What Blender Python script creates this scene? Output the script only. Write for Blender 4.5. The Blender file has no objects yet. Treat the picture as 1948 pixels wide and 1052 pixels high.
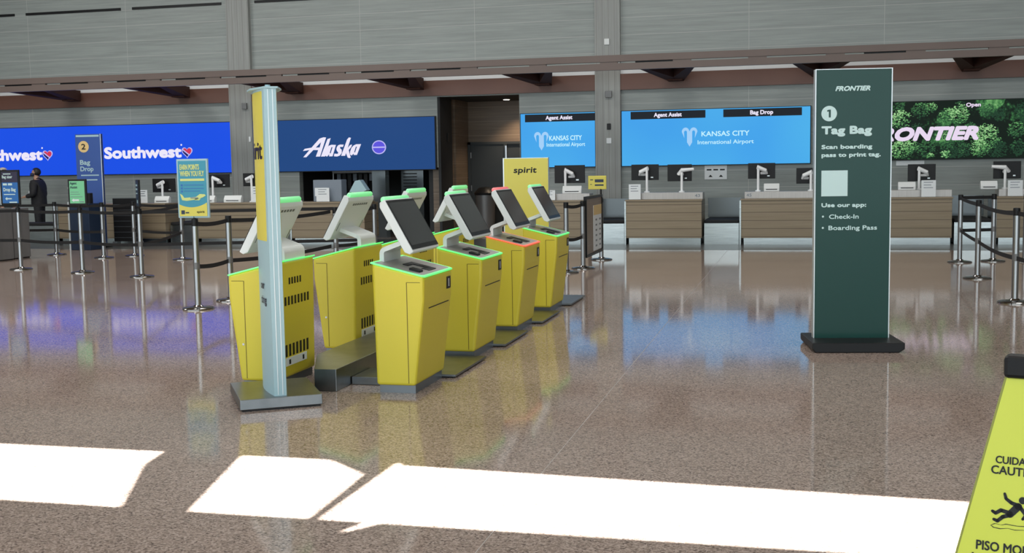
import bpy, bmesh, math, random
from mathutils import Vector, Matrix
random.seed(7)
SC = bpy.context.scene
COL = SC.collection
R = math.radians

# ------------------------------------------------------------------ camera
cam_data = bpy.data.cameras.new('camera')
cam = bpy.data.objects.new('camera', cam_data)
COL.objects.link(cam)
F_PX = 2190.0
cam_data.sensor_fit = 'HORIZONTAL'
cam_data.sensor_width = 36.0
cam_data.lens = 36.0 * F_PX / 1948.0
cam_data.clip_end = 400
# directions of the world axes seen from the camera (right, down, forward)
dY = Vector((1523 - 974, 309 - 526, F_PX)).normalized()
dX = -Vector((-7765 - 974, 460 - 526, F_PX))
dX = (dX - dY * dX.dot(dY)).normalized()
dZ = dX.cross(dY)
if dZ.y > 0:
    dZ = -dZ
right = Vector((dX.x, dY.x, dZ.x))
down = Vector((dX.y, dY.y, dZ.y))
fwd = Vector((dX.z, dY.z, dZ.z))
rot = Matrix((right, -down, -fwd)).transposed()
cam.matrix_world = Matrix.Translation((0, 0, 1.6)) @ rot.to_4x4()
SC.camera = cam

# ------------------------------------------------------------------ light and exposure
SC.view_settings.view_transform = 'Standard'
SC.view_settings.look = 'None'
SC.view_settings.exposure = 0.0
SC.view_settings.gamma = 1.0
world = bpy.data.worlds.new('sky')
SC.world = world
world.use_nodes = True
bg = world.node_tree.nodes['Background']
bg.inputs['Color'].default_value = (0.84, 0.95, 1.0, 1)
bg.inputs['Strength'].default_value = 3.0

SUN_DX = 0.30                                   # the sun's run towards +x per metre of rise
sun_d = bpy.data.lights.new('sun', 'SUN')
sun_d.energy = 42.0
sun_d.angle = 0.006
sun_d.color = (1.0, 0.99, 0.95)
sun = bpy.data.objects.new('sun', sun_d)
COL.objects.link(sun)
sun.rotation_euler = Vector((SUN_DX, 0, 1)).to_track_quat('Z', 'Y').to_euler()

def area(name, loc, size, energy, color=(1, 1, 1), rot=(0, 0, 0)):
    d = bpy.data.lights.new(name, 'AREA')
    d.shape = 'RECTANGLE'
    d.size, d.size_y = size
    d.energy = energy
    d.color = color
    o = bpy.data.objects.new(name, d)
    COL.objects.link(o)
    o.location = loc
    o.rotation_euler = rot
    return o

CEIL = 8.2
# unseen area lamps added under the ceiling to lift the ambient light
for lx, le in ((-17, 290), (-10, 250), (-3, 185), (4, 140)):
    for ly in (9.5, 18.5):
        area('ambient_fill', (lx, ly, CEIL - 0.08), (2.4, 2.4), le, (1.0, 0.985, 0.955))

# window wall behind the visitor: daylight enters through here
portal = area('window_daylight', (-5, -5.0, 3.9), (34, 7.4), 1.0, rot=(R(90), 0, 0))
portal.data.cycles.is_portal = True

# ------------------------------------------------------------------ materials
def principled(name, color, rough=0.5, metal=0.0, emit=None, strength=0.0, spec=None, coat=0.0):
    m = bpy.data.materials.new(name)
    m.use_nodes = True
    b = m.node_tree.nodes['Principled BSDF']
    b.inputs['Base Color'].default_value = (*color, 1)
    b.inputs['Roughness'].default_value = rough
    b.inputs['Metallic'].default_value = metal
    if spec is not None:
        b.inputs['Specular IOR Level'].default_value = spec
    if coat:
        b.inputs['Coat Weight'].default_value = coat
        b.inputs['Coat Roughness'].default_value = 0.08
    if emit:
        b.inputs['Emission Color'].default_value = (*emit, 1)
        b.inputs['Emission Strength'].default_value = strength
    return m

def nodes(m):
    nt = m.node_tree
    return nt, nt.nodes['Principled BSDF']

def add(nt, kind, **kw):
    n = nt.nodes.new(kind)
    for k, v in kw.items():
        if k in n.inputs:
            n.inputs[k].default_value = v
        else:
            setattr(n, k, v)
    return n

def mapped(nt, scale=(1, 1, 1)):
    tc = nt.nodes.new('ShaderNodeTexCoord')
    mp = nt.nodes.new('ShaderNodeMapping')
    mp.inputs['Scale'].default_value = scale
    nt.links.new(tc.outputs['Object'], mp.inputs['Vector'])
    return mp.outputs['Vector']

def ramp(nt, fac, stops):
    r = nt.nodes.new('ShaderNodeValToRGB')
    el = r.color_ramp.elements
    while len(el) > len(stops):
        el.remove(el[-1])
    while len(el) < len(stops):
        el.new(1.0)
    for e, (p, c) in zip(el, stops):
        e.position = p
        e.color = (*c, 1)
    nt.links.new(fac, r.inputs['Fac'])
    return r.outputs['Color']

def mottled(name, c1, c2, scale, rough=0.5, metal=0.0, **kw):
    """plain colour broken up by a soft noise"""
    m = principled(name, c1, rough, metal, **kw)
    nt, b = nodes(m)
    n = add(nt, 'ShaderNodeTexNoise', Scale=1.0, Detail=4.0)
    nt.links.new(mapped(nt, scale), n.inputs['Vector'])
    nt.links.new(ramp(nt, n.outputs['Fac'], [(0.3, c1), (0.7, c2)]), b.inputs['Base Color'])
    return m

def wood_boards(name, c1, c2, row, width, grain_axis='x', start=0.0, period=0.0, seam=(0.3, 0.31, 0.3), rough=0.45):
    """grey boards lying along x, stacked in z"""
    m = principled(name, c1, rough)
    nt, b = nodes(m)
    tc = nt.nodes.new('ShaderNodeTexCoord')
    sp = nt.nodes.new('ShaderNodeSeparateXYZ')
    nt.links.new(tc.outputs['Object'], sp.inputs[0])
    xs = sp.outputs['X']
    if period:
        wr = add(nt, 'ShaderNodeMath', operation='WRAP')
        sub = add(nt, 'ShaderNodeMath', operation='SUBTRACT')
        sub.inputs[1].default_value = start
        nt.links.new(xs, sub.inputs[0])
        nt.links.new(sub.outputs[0], wr.inputs[0])
        wr.inputs[1].default_value = period
        wr.inputs[2].default_value = 0.0
        xs = wr.outputs[0]
    cb = nt.nodes.new('ShaderNodeCombineXYZ')
    nt.links.new(xs, cb.inputs[0])
    nt.links.new(sp.outputs['Z'], cb.inputs[1])
    br = add(nt, 'ShaderNodeTexBrick', offset=0.0, squash=1.0)
    br.inputs['Scale'].default_value = 1.0
    br.inputs['Mortar Size'].default_value = 0.006
    br.inputs['Mortar Smooth'].default_value = 0.3
    br.inputs['Brick Width'].default_value = width
    br.inputs['Row Height'].default_value = row
    br.inputs['Color1'].default_value = (0.42, 0.42, 0.42, 1)
    br.inputs['Color2'].default_value = (0.58, 0.58, 0.58, 1)
    br.inputs['Mortar'].default_value = (0.5, 0.5, 0.5, 1)
    nt.links.new(cb.outputs[0], br.inputs['Vector'])
    n = add(nt, 'ShaderNodeTexNoise', Scale=1.0, Detail=6.0, Roughness=0.6)
    nt.links.new(mapped(nt, (0.9, 0.9, 22.0) if grain_axis == 'x' else (22.0, 22.0, 0.9)), n.inputs['Vector'])
    mx = add(nt, 'ShaderNodeMix', data_type='FLOAT')
    mx.inputs[0].default_value = 0.72
    nt.links.new(br.outputs['Color'], mx.inputs[2])
    nt.links.new(n.outputs['Fac'], mx.inputs[3])
    col = ramp(nt, mx.outputs[0], [(0.36, c1), (0.64, c2)])
    mc = add(nt, 'ShaderNodeMix', data_type='RGBA')
    nt.links.new(br.outputs['Fac'], mc.inputs[0])
    nt.links.new(col, mc.inputs[6])
    mc.inputs[7].default_value = (*seam, 1)
    nt.links.new(mc.outputs[2], b.inputs['Base Color'])
    return m

M = {}
M['wall'] = wood_boards('grey_wood_panelling', (0.250, 0.280, 0.268), (0.330, 0.365, 0.352), 0.366, 2.71, start=-12.46, period=8.68, seam=(0.44, 0.45, 0.44))
M['pillar'] = wood_boards('grey_wood_upright', (0.26, 0.27, 0.26), (0.33, 0.345, 0.33), 30, 0.13, grain_axis='z', seam=(0.2, 0.2, 0.19))
M['counter_wood'] = wood_boards('tan_wood_boards', (0.250, 0.195, 0.125), (0.300, 0.240, 0.160), 0.16, 60.0, start=-20.0, period=200.0, seam=(0.10, 0.07, 0.045))
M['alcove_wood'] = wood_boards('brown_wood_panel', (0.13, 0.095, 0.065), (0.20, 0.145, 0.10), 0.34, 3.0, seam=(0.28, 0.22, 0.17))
M['fascia'] = mottled('grey_brown_fascia', (0.125, 0.092, 0.080), (0.145, 0.108, 0.094), (0.8, 0.8, 0.8), 0.5)
M['rust'] = mottled('rust_brown_metal', (0.125, 0.058, 0.042), (0.15, 0.072, 0.052), (0.8, 0.8, 0.8), 0.45, 0.0)
M['rust_dark'] = principled('dark_brown_bracket', (0.085, 0.042, 0.034), 0.7, spec=0.08)
M['ceiling'] = principled('ceiling_panel', (0.42, 0.33, 0.25), 0.6)
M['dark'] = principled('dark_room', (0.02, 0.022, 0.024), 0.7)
M['black'] = principled('black_plastic', (0.010, 0.010, 0.011), 0.42, spec=0.25)
M['black_matte'] = principled('black_belt', (0.008, 0.008, 0.009), 0.75)
M['black_glass'] = principled('black_glass', (0.020, 0.020, 0.021), 0.12, spec=0.5)
M['bezel'] = principled('black_bezel', (0.006, 0.006, 0.006), 0.3, spec=0.3)
M['kiosk_glass'] = mottled('kiosk_screen', (0.026, 0.027, 0.027), (0.045, 0.048, 0.050), (2.5, 2.5, 2.5), 0.12, spec=0.5)
M['white'] = principled('white_powder_coat', (0.74, 0.77, 0.77), 0.35)
M['arm_white'] = principled('glossy_white_arm', (0.88, 0.90, 0.91), 0.3)
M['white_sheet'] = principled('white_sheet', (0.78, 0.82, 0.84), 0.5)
M['grey_plate'] = mottled('grey_brushed_plate', (0.40, 0.38, 0.365), (0.46, 0.44, 0.42), (60, 3, 3), 0.35, 0.35)
M['steel'] = mottled('brushed_steel', (0.32, 0.345, 0.345), (0.42, 0.45, 0.45), (2.0, 2.0, 60.0), 0.25, 1.0)
M['steel_dark'] = mottled('scuffed_steel', (0.20, 0.215, 0.225), (0.27, 0.285, 0.295), (6.0, 6.0, 6.0), 0.33, 1.0)
M['post_steel'] = principled('satin_post_steel', (0.36, 0.37, 0.38), 0.30, 1.0)
M['base_steel'] = principled('mirror_base_steel', (0.27, 0.26, 0.25), 0.14, 1.0)
M['plinth'] = principled('slate_plinth', (0.17, 0.19, 0.21), 0.35, 0.5)
M['yellow'] = principled('kiosk_yellow', (0.70, 0.585, 0.045), 0.42)
M['yellow_dim'] = principled('kiosk_seam', (0.16, 0.11, 0.01), 0.6)
M['sign_yellow'] = principled('sign_yellow', (0.68, 0.60, 0.10), 0.42)
M['caution_yellow'] = principled('caution_yellow', (0.62, 0.66, 0.045), 0.38)
M['caution_rim'] = principled('caution_rim', (0.28, 0.29, 0.03), 0.45)
M['green_glow'] = principled('green_light', (0.25, 0.75, 0.35), 0.4, emit=(0.06, 0.9, 0.16), strength=0.85)
M['green_bar'] = principled('green_light_bar', (0.4, 0.8, 0.5), 0.3, emit=(0.08, 0.8, 0.20), strength=0.55)
M['red_glow'] = principled('red_light', (0.8, 0.2, 0.15), 0.4, emit=(1.0, 0.10, 0.05), strength=0.75)
M['red_bar'] = principled('red_light_bar', (0.8, 0.3, 0.3), 0.3, emit=(0.9, 0.05, 0.08), strength=0.5)
M['totem_green'] = principled('totem_green', (0.007, 0.053, 0.043), 0.2, spec=0.25)
M['totem_text'] = principled('totem_text', (0.62, 0.80, 0.78), 0.5)
M['alu'] = principled('aluminium_edge', (0.60, 0.64, 0.65), 0.35, 0.6)
M['sign_white'] = principled('sign_white', (0.36, 0.53, 0.58), 0.35)
M['navy_sign'] = principled('navy_sign', (0.018, 0.07, 0.30), 0.35)
M['navy_dark'] = principled('navy_cabinet', (0.008, 0.022, 0.055), 0.45)
M['grey_cab'] = mottled('grey_cabinet', (0.15, 0.15, 0.15), (0.20, 0.20, 0.20), (4, 4, 0.8), 0.4, 0.3)
M['door'] = principled('charcoal_door', (0.042, 0.050, 0.056), 0.5, spec=0.25)
M['gold'] = principled('gold_disc', (0.72, 0.52, 0.22), 0.5)
M['teal'] = principled('poster_teal', (0.04, 0.30, 0.42), 0.4)
M['poster_yellow'] = principled('poster_yellow', (0.72, 0.64, 0.10), 0.4)
M['poster_pale'] = principled('poster_pale_yellow', (0.66, 0.72, 0.24), 0.4)
M['mint'] = principled('mint_sign', (0.20, 0.62, 0.32), 0.4)
M['purple_dark'] = principled('dark_purple', (0.02, 0.014, 0.05), 0.4)
M['sign_blue'] = principled('sign_blue', (0.02, 0.15, 0.46), 0.4)
M['glass_panel'] = principled('dark_glazing', (0.12, 0.14, 0.15), 0.15, 0.3)
M['bluegrey'] = principled('blue_grey_plastic', (0.20, 0.24, 0.29), 0.5)
M['skin'] = principled('skin', (0.45, 0.26, 0.18), 0.5)
M['hair_black'] = principled('black_hair', (0.012, 0.010, 0.010), 0.5)
M['hair_grey'] = principled('grey_hair', (0.35, 0.32, 0.30), 0.6)
M['cloth_black'] = mottled('black_cloth', (0.010, 0.010, 0.012), (0.018, 0.018, 0.02), (20, 20, 20), 0.8)
M['cloth_teal'] = mottled('teal_cloth', (0.03, 0.055, 0.06), (0.04, 0.07, 0.075), (20, 20, 20), 0.8)
M['mask'] = principled('dark_face_mask', (0.02, 0.022, 0.05), 0.7)
M['lamp'] = principled('lamp_lens', (1, 1, 1), 0.3, emit=(1, 0.85, 0.65), strength=12)

def led(name, color, strength=1.0):
    return principled(name, (0.005, 0.005, 0.005), 0.5, emit=color, strength=strength, spec=0.08)
M['led_sw'] = led('led_royal_blue', (0.010, 0.080, 0.78))
M['led_alaska'] = led('led_navy_blue', (0.014, 0.062, 0.215))
M['led_white'] = led('led_white', (0.84, 0.80, 0.95))
M['led_red'] = led('led_red', (0.62, 0.04, 0.10))
M['led_midnight'] = led('led_midnight', (0.01, 0.012, 0.12))
M['led_violet'] = led('led_violet', (0.11, 0.09, 0.72))
M['led_lilac'] = led('led_lilac', (0.50, 0.48, 0.90))
M['led_ice'] = led('led_ice', (0.55, 0.88, 1.0))
M['led_ice_soft'] = led('led_ice_soft', (0.36, 0.62, 0.93))
M['led_pinkwhite'] = led('led_pink_white', (0.80, 0.68, 0.86))
M['led_black'] = led('led_black', (0.012, 0.016, 0.022))

def led_sky(name):
    m = led(name, (0.06, 0.38, 0.85))
    nt, b = nodes(m)
    n = add(nt, 'ShaderNodeTexNoise', Scale=1.0, Detail=0.5)
    nt.links.new(mapped(nt, (0.55, 0.55, 0.35)), n.inputs['Vector'])
    nt.links.new(ramp(nt, n.outputs['Fac'], [(0.36, (0.055, 0.36, 0.83)), (0.68, (0.085, 0.48, 0.83))]), b.inputs['Emission Color'])
    return m
M['led_sky'] = led_sky('led_sky_blue')

def led_forest():
    """the picture on the video wall: leafy tree crowns with dark gaps between them"""
    m = led('led_forest', (0.1, 0.3, 0.1))
    nt, b = nodes(m)
    warp = add(nt, 'ShaderNodeTexNoise', Scale=3.0, Detail=3.0)
    nt.links.new(mapped(nt, (1, 1, 1)), warp.inputs['Vector'])
    tc = mapped(nt, (1.75, 1.75, 1.9))
    mixv = add(nt, 'ShaderNodeMix', data_type='VECTOR')
    mixv.inputs[0].default_value = 0.22
    nt.links.new(tc, mixv.inputs[4])
    nt.links.new(warp.outputs['Color'], mixv.inputs[5])
    crown = add(nt, 'ShaderNodeTexVoronoi', Scale=1.0)
    nt.links.new(mixv.outputs[1], crown.inputs['Vector'])
    leaf = add(nt, 'ShaderNodeTexVoronoi', Scale=1.0)
    nt.links.new(mapped(nt, (17, 17, 17)), leaf.inputs['Vector'])
    fine = add(nt, 'ShaderNodeTexNoise', Scale=1.0, Detail=8.0, Roughness=0.75)
    nt.links.new(mapped(nt, (7, 7, 7)), fine.inputs['Vector'])
    sc = nt.nodes.new('ShaderNodeSeparateColor')
    nt.links.new(crown.outputs['Color'], sc.inputs[0])
    def math_(op, a, b_):
        n = add(nt, 'ShaderNodeMath', operation=op)
        for k, q in enumerate((a, b_)):
            if isinstance(q, (int, float)):
                n.inputs[k].default_value = q
            else:
                nt.links.new(q, n.inputs[k])
        return n.outputs[0]
    h = math_('SUBTRACT', math_('ADD', 0.60, math_('MULTIPLY', sc.outputs[0], 0.28)), math_('MULTIPLY', crown.outputs['Distance'], 1.05))
    h = math_('ADD', h, math_('MULTIPLY', math_('SUBTRACT', fine.outputs['Fac'], 0.5), 1.25))
    h = math_('SUBTRACT', h, math_('MULTIPLY', math_('SUBTRACT', leaf.outputs['Distance'], 0.45), 0.30))
    nt.links.new(ramp(nt, h, [(0.24, (0.006, 0.013, 0.009)), (0.38, (0.014, 0.050, 0.022)),
                              (0.50, (0.045, 0.17, 0.055)), (0.62, (0.12, 0.33, 0.11)), (0.85, (0.30, 0.56, 0.24))]), b.inputs['Emission Color'])
    return m
M['led_forest'] = led_forest()

def terrazzo():
    m = principled('terrazzo', (0.3, 0.22, 0.17), 0.075, spec=0.29)
    nt, b = nodes(m)
    v = add(nt, 'ShaderNodeTexVoronoi', Scale=1.0)
    nt.links.new(mapped(nt, (110, 110, 110)), v.inputs['Vector'])
    sep = nt.nodes.new('ShaderNodeSeparateColor')
    nt.links.new(v.outputs['Color'], sep.inputs[0])
    chips = ramp(nt, sep.outputs[0], [(0.0, (0.116, 0.086, 0.074)), (0.18, (0.265, 0.204, 0.173)), (0.55, (0.338, 0.262, 0.222)), (0.85, (0.47, 0.38, 0.33))])
    n = add(nt, 'ShaderNodeTexNoise', Scale=1.0, Detail=3.0)
    nt.links.new(mapped(nt, (0.45, 0.45, 0.45)), n.inputs['Vector'])
    tint = ramp(nt, n.outputs['Fac'], [(0.35, (0.94, 0.92, 0.90)), (0.65, (1.04, 1.04, 1.04))])
    mul = add(nt, 'ShaderNodeMix', data_type='RGBA', blend_type='MULTIPLY')
    mul.inputs[0].default_value = 1.0
    nt.links.new(chips, mul.inputs[6])
    nt.links.new(tint, mul.inputs[7])
    nt.links.new(mul.outputs[2], b.inputs['Base Color'])
    return m
M['floor'] = terrazzo()
M['strip'] = principled('pale_divider_strip', (0.42, 0.38, 0.36), 0.4)
M['floor_border'] = mottled('grey_terrazzo_border', (0.075, 0.080, 0.080), (0.105, 0.11, 0.11), (60, 60, 60), 0.28, spec=0.15)

# ------------------------------------------------------------------ mesh helpers
class MB:
    def __init__(s):
        s.v, s.f = [], []
    def poly(s, pts):
        i = len(s.v)
        s.v += [tuple(p) for p in pts]
        s.f.append(list(range(i, i + len(pts))))
        return s
    def hexa(s, a, b):
        """two corresponding loops joined into a closed solid"""
        i, n = len(s.v), len(a)
        s.v += [tuple(p) for p in a] + [tuple(p) for p in b]
        s.f.append([i + k for k in range(n)][::-1])
        s.f.append([i + n + k for k in range(n)])
        for k in range(n):
            q = (k + 1) % n
            s.f.append([i + k, i + q, i + n + q, i + n + k])
        return s
    def box(s, x0, x1, y0, y1, z0, z1):
        return s.hexa([(x0, y0, z0), (x1, y0, z0), (x1, y1, z0), (x0, y1, z0)],
                      [(x0, y0, z1), (x1, y0, z1), (x1, y1, z1), (x0, y1, z1)])
    def prism(s, pts, axis, a, b):
        def put(p, w):
            return {'x': (w, p[0], p[1]), 'y': (p[0], w, p[1]), 'z': (p[0], p[1], w)}[axis]
        return s.hexa([put(p, a) for p in pts], [put(p, b) for p in pts])
    def tube(s, path, r, n=12, cap=True):
        path = [Vector(p) for p in path]
        rs = r if isinstance(r, (list, tuple)) else [r] * len(path)
        i0 = len(s.v)
        up = None
        for k, p in enumerate(path):
            t = (path[min(k + 1, len(path) - 1)] - path[max(k - 1, 0)])
            t = t.normalized() if t.length > 1e-9 else Vector((0, 0, 1))
            if up is None:
                up = Vector((1, 0, 0)) if abs(t.x) < 0.9 else Vector((0, 1, 0))
            a = (up - t * up.dot(t)).normalized()
            b = t.cross(a)
            up = a
            for j in range(n):
                w = 2 * math.pi * j / n
                s.v.append(tuple(p + (a * math.cos(w) + b * math.sin(w)) * rs[k]))
        for k in range(len(path) - 1):
            for j in range(n):
                q = (j + 1) % n
                s.f.append([i0 + k * n + j, i0 + k * n + q, i0 + (k + 1) * n + q, i0 + (k + 1) * n + j])
        if cap:
            s.f.append([i0 + j for j in range(n)][::-1])
            s.f.append([i0 + (len(path) - 1) * n + j for j in range(n)])
        return s
    def lathe(s, prof, cx=0, cy=0, n=32):
        i0 = len(s.v)
        for (r, z) in prof:
            for j in range(n):
                w = 2 * math.pi * j / n
                s.v.append((cx + r * math.cos(w), cy + r * math.sin(w), z))
        for k in range(len(prof) - 1):
            for j in range(n):
                q = (j + 1) % n
                s.f.append([i0 + k * n + j, i0 + k * n + q, i0 + (k + 1) * n + q, i0 + (k + 1) * n + j])
        s.f.append([i0 + j for j in range(n)][::-1])
        s.f.append([i0 + (len(prof) - 1) * n + j for j in range(n)])
        return s
    def strip(s, path2, w, put):
        """flat 2-D polyline thickened to width w (solid), put(a, b, side) -> point"""
        L, Rr = [], []
        for k, p in enumerate(path2):
            a = Vector(path2[max(k - 1, 0)])
            b = Vector(path2[min(k + 1, len(path2) - 1)])
            t = (b - a).normalized()
            nrm = Vector((-t.y, t.x)) * w / 2
            L.append(Vector(p) + nrm)
            Rr.append(Vector(p) - nrm)
        for k in range(len(path2) - 1):
            q = [L[k], L[k + 1], Rr[k + 1], Rr[k]]
            s.hexa([put(c[0], c[1], 0) for c in q], [put(c[0], c[1], 1) for c in q])
        return s
    def build(s, name, mat, parent=None, bevel=0.0, seg=2, smooth=False, xf=None):
        me = bpy.data.meshes.new(name)
        vs = s.v if xf is None else [tuple(xf @ Vector(p)) for p in s.v]
        me.from_pydata(vs, [], s.f)
        bm = bmesh.new()
        bm.from_mesh(me)
        bmesh.ops.recalc_face_normals(bm, faces=bm.faces)
        bm.to_mesh(me)
        bm.free()
        me.materials.append(mat)
        if smooth:
            for p in me.polygons:
                p.use_smooth = True
        o = bpy.data.objects.new(name, me)
        COL.objects.link(o)
        if parent is not None:
            o.parent = parent
        if smooth:
            e = o.modifiers.new('edges', 'EDGE_SPLIT')
            e.split_angle = R(38)
        if bevel:
            bv = o.modifiers.new('bevel', 'BEVEL')
            bv.width = bevel
            bv.segments = seg
            bv.limit_method = 'ANGLE'
            bv.angle_limit = R(25)
            if seg > 1 and not smooth:
                bv.harden_normals = False
        return o

def thing(name, label, cat, loc=(0, 0, 0), rz=0.0, group=None):
    o = bpy.data.objects.new(name, None)
    o.empty_display_size = 0.2
    COL.objects.link(o)
    o.location = loc
    o.rotation_euler = (0, 0, rz)
    o['label'] = label
    o['category'] = cat
    if group:
        o['group'] = group
    return o

def tag(o, label, cat, group=None):
    o['label'] = label
    o['category'] = cat
    if group:
        o['group'] = group
    return o

def structure(o):
    o['kind'] = 'structure'
    return o

def dup(root, loc, rz, label, group=None):
    def cp(o, parent):
        c = o.copy()
        COL.objects.link(c)
        c.parent = parent
        for ch in list(o.children):
            cp(ch, c)
        return c
    r = cp(root, None)
    r.location = loc
    r.rotation_euler = (0, 0, rz)
    r['label'] = label
    if group:
        r['group'] = group
    return r

_glyphs = {}
def glyph_mesh(text, bold, shear):
    key = (text, bold, shear)
    if key not in _glyphs:
        cu = bpy.data.curves.new('lettering', 'FONT')
        cu.body = text
        cu.size = 1.0
        cu.shear = shear
        cu.extrude = 0.0
        cu.resolution_u = 3
        ob = bpy.data.objects.new('lettering', cu)
        COL.objects.link(ob)
        dg = bpy.context.evaluated_depsgraph_get()
        dg.update()
        me = bpy.data.meshes.new_from_object(ob.evaluated_get(dg))
        vs = [v.co.copy() for v in me.vertices]
        fs = [list(p.vertices) for p in me.polygons]
        bpy.data.objects.remove(ob)
        bpy.data.curves.remove(cu)
        bpy.data.meshes.remove(me)
        _glyphs[key] = (vs, fs)
    return _glyphs[key]

def cap_height(bold):
    vs, _ = glyph_mesh('H', bold, 0.0)
    return max(v.y for v in vs) - min(v.y for v in vs)

def text_verts(mb, text, put, u0, u1, w0, cap, bold=0.0, shear=0.0):
    """letters filling u0..u1 with baseline w0 and cap height cap; put(u, w) -> point; bold thickens the strokes"""
    vs, fs = glyph_mesh(text, 0.0, shear)
    lo, hi = min(v.x for v in vs), max(v.x for v in vs)
    rz = bold * cap
    kz = (cap - 2 * rz) / cap_height(0.0)
    kx = (u1 - u0 - 2 * rz) / (hi - lo)
    um, wm = (u0 + u1) / 2, w0 + cap / 2
    o = Vector(put(um, wm))
    nrm = (Vector(put(um + 0.01, wm)) - o).cross(Vector(put(um, wm + 0.01)) - o).normalized()
    ring = [(0, 0)]
    if bold:
        ring += [(rz * math.cos(k * math.pi / 5), rz * math.sin(k * math.pi / 5)) for k in range(10)]
    for lay, (dx, dz) in enumerate(ring):
        i = len(mb.v)
        for v in vs:
            mb.v.append(tuple(Vector(put(u0 + rz + (v.x - lo) * kx + dx, w0 + rz + v.y * kz + dz)) + nrm * 0.0001 * lay))
        for f in fs:
            mb.f.append([i + k for k in f])

def letters(name, items, put, mat, parent, bold=0.03, shear=0.0):
    """flat printed lines just proud of their surface, one object per line: items = (text, u0, u1, baseline, cap height)"""
    o = None
    for it in items:
        mb = MB()
        text_verts(mb, it[0], put, *it[1:5], bold=it[5] if len(it) > 5 else bold, shear=it[6] if len(it) > 6 else shear)
        o = mb.build(name, mat, parent)
    return o

def disc(mb, put, u, w, r, n=32, rw=None):
    mb.poly([put(u + r * math.cos(2 * math.pi * k / n), w + (rw or r) * math.sin(2 * math.pi * k / n)) for k in range(n)])
    return mb

def rects(mb, put, items):
    for (u0, u1, w0, w1) in items:
        mb.poly([put(u0, w0), put(u1, w0), put(u1, w1), put(u0, w1)])
    return mb

def facing_front(y, off=0.002):
    """a wall or sign plane that looks towards -y"""
    return lambda u, w: (u, y - off, w)

# ------------------------------------------------------------------ the hall
YW = 25.0
f = MB().box(-30, 14, -6, 29, -0.1, 0.0).build('floor', M['floor'])
structure(f)
MB().box(-1.3072, -1.3028, -6, 21.7, 0.0, 0.0006).build('divider_strip', M['strip'], f)
MB().box(-30, 14, 21.7, 25.0, 0.0, 0.0015).build('grey_border', M['floor_border'], f)

# back wall with two openings (dark store room under the navy screen, passage with the door)
w = MB()
w.box(-30, -11.36, YW, YW + 0.2, 0, 8.2)
w.box(-11.36, -9.72, YW, YW + 0.2, 1.62, 8.2)
w.box(-9.72, -7.95, YW, YW + 0.2, 1.62, 8.2)
w.box(-7.95, -6.05, YW, YW + 0.2, 3.2, 8.2)
w.box(-6.05, 14, YW, YW + 0.2, 0, 8.2)
structure(w.build('wall_back', M['wall']))
structure(MB().box(-30, -29.8, -6, YW, 0, 8.2).build('wall_left', M['wall']))
structure(MB().box(13.8, 14, -6, YW, 0, 8.2).build('wall_right', M['wall']))

# unseen ceiling; openings added and cut to shape the sun patches on the floor
def sky(x):
    return x + SUN_DX * CEIL
c = MB()
def cpoly(pts):
    c.hexa([(sky(p[0]), p[1], CEIL) for p in pts], [(sky(p[0]), p[1], CEIL + 0.02) for p in pts])
XL, XR = -31.0 - SUN_DX * CEIL, 14.0
def cstrip(y0, y1):
    c.box(-30, 14, y0, y1, CEIL, CEIL + 0.02)
cstrip(-6, 4.64)
cstrip(5.82, 29)
NB, FB = 4.80, 5.82
cpoly([(-33, 4.64), (-33, NB), (-1.905, NB), (-1.965, 4.64)])
cpoly([(-1.955, 4.64), (-1.835, NB), (20, NB), (20, 4.64)])
cpoly([(-33, NB), (-33, FB), (-7.6, FB), (-7.6, NB)])
cpoly([(-3.55, FB), (-3.50, 5.53), (-3.17, NB), (-2.80, NB), (-3.05, FB)])
cpoly([(-2.52, FB), (-2.20, FB), (-2.20, 5.55)])
cpoly([(-2.235, FB), (-2.195, NB), (-2.135, NB), (-2.125, FB)])
cpoly([(1.35, NB), (1.35, FB), (20, FB), (20, NB)])
cpoly([(-2.1, 5.78), (-2.1, FB), (1.35, FB), (1.35, 5.60)])
structure(c.build('ceiling', M['ceiling']))

# glazed front behind the camera: frame of mullions, open to the sky
g = MB()
for k in range(13):
    x = -27 + k * 3.4
    g.box(x - 0.08, x + 0.08, -5.95, -5.75, 0, CEIL)
for z in (0.05, 2.6, 5.2, CEIL - 0.12):
    g.box(-30, 14, -5.93, -5.77, z - 0.05, z + 0.07)
structure(g.build('window_1', M['alu']))

# pillars
for x0, x1 in ((-21.75, -21.2), (-13.03, -12.46), (-4.33, -3.78), (4.37, 4.92)):
    structure(MB().box(x0, x1, YW - 0.12, YW, 0, 8.2).build('pillar', M['pillar']))

# brown panels on the wall between the pillars
for i, (x0, x1) in enumerate(((-21.2, -13.03), (-12.46, -4.33), (-3.78, 4.37), (4.92, 14))):
    structure(MB().box(x0, x1, YW - 0.10, YW, 3.22, 3.56).build('trim_%d' % (i + 1), M['rust']))

# pale strips above the brown panels, standing in for daylight behind the canopy
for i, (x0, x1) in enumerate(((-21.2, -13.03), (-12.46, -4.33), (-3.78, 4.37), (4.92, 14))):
    structure(MB().box(x0, x1, YW - 0.05, YW, 3.56, 3.68).build('trim_%d' % (i + 6), M['white_sheet']))

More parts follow.
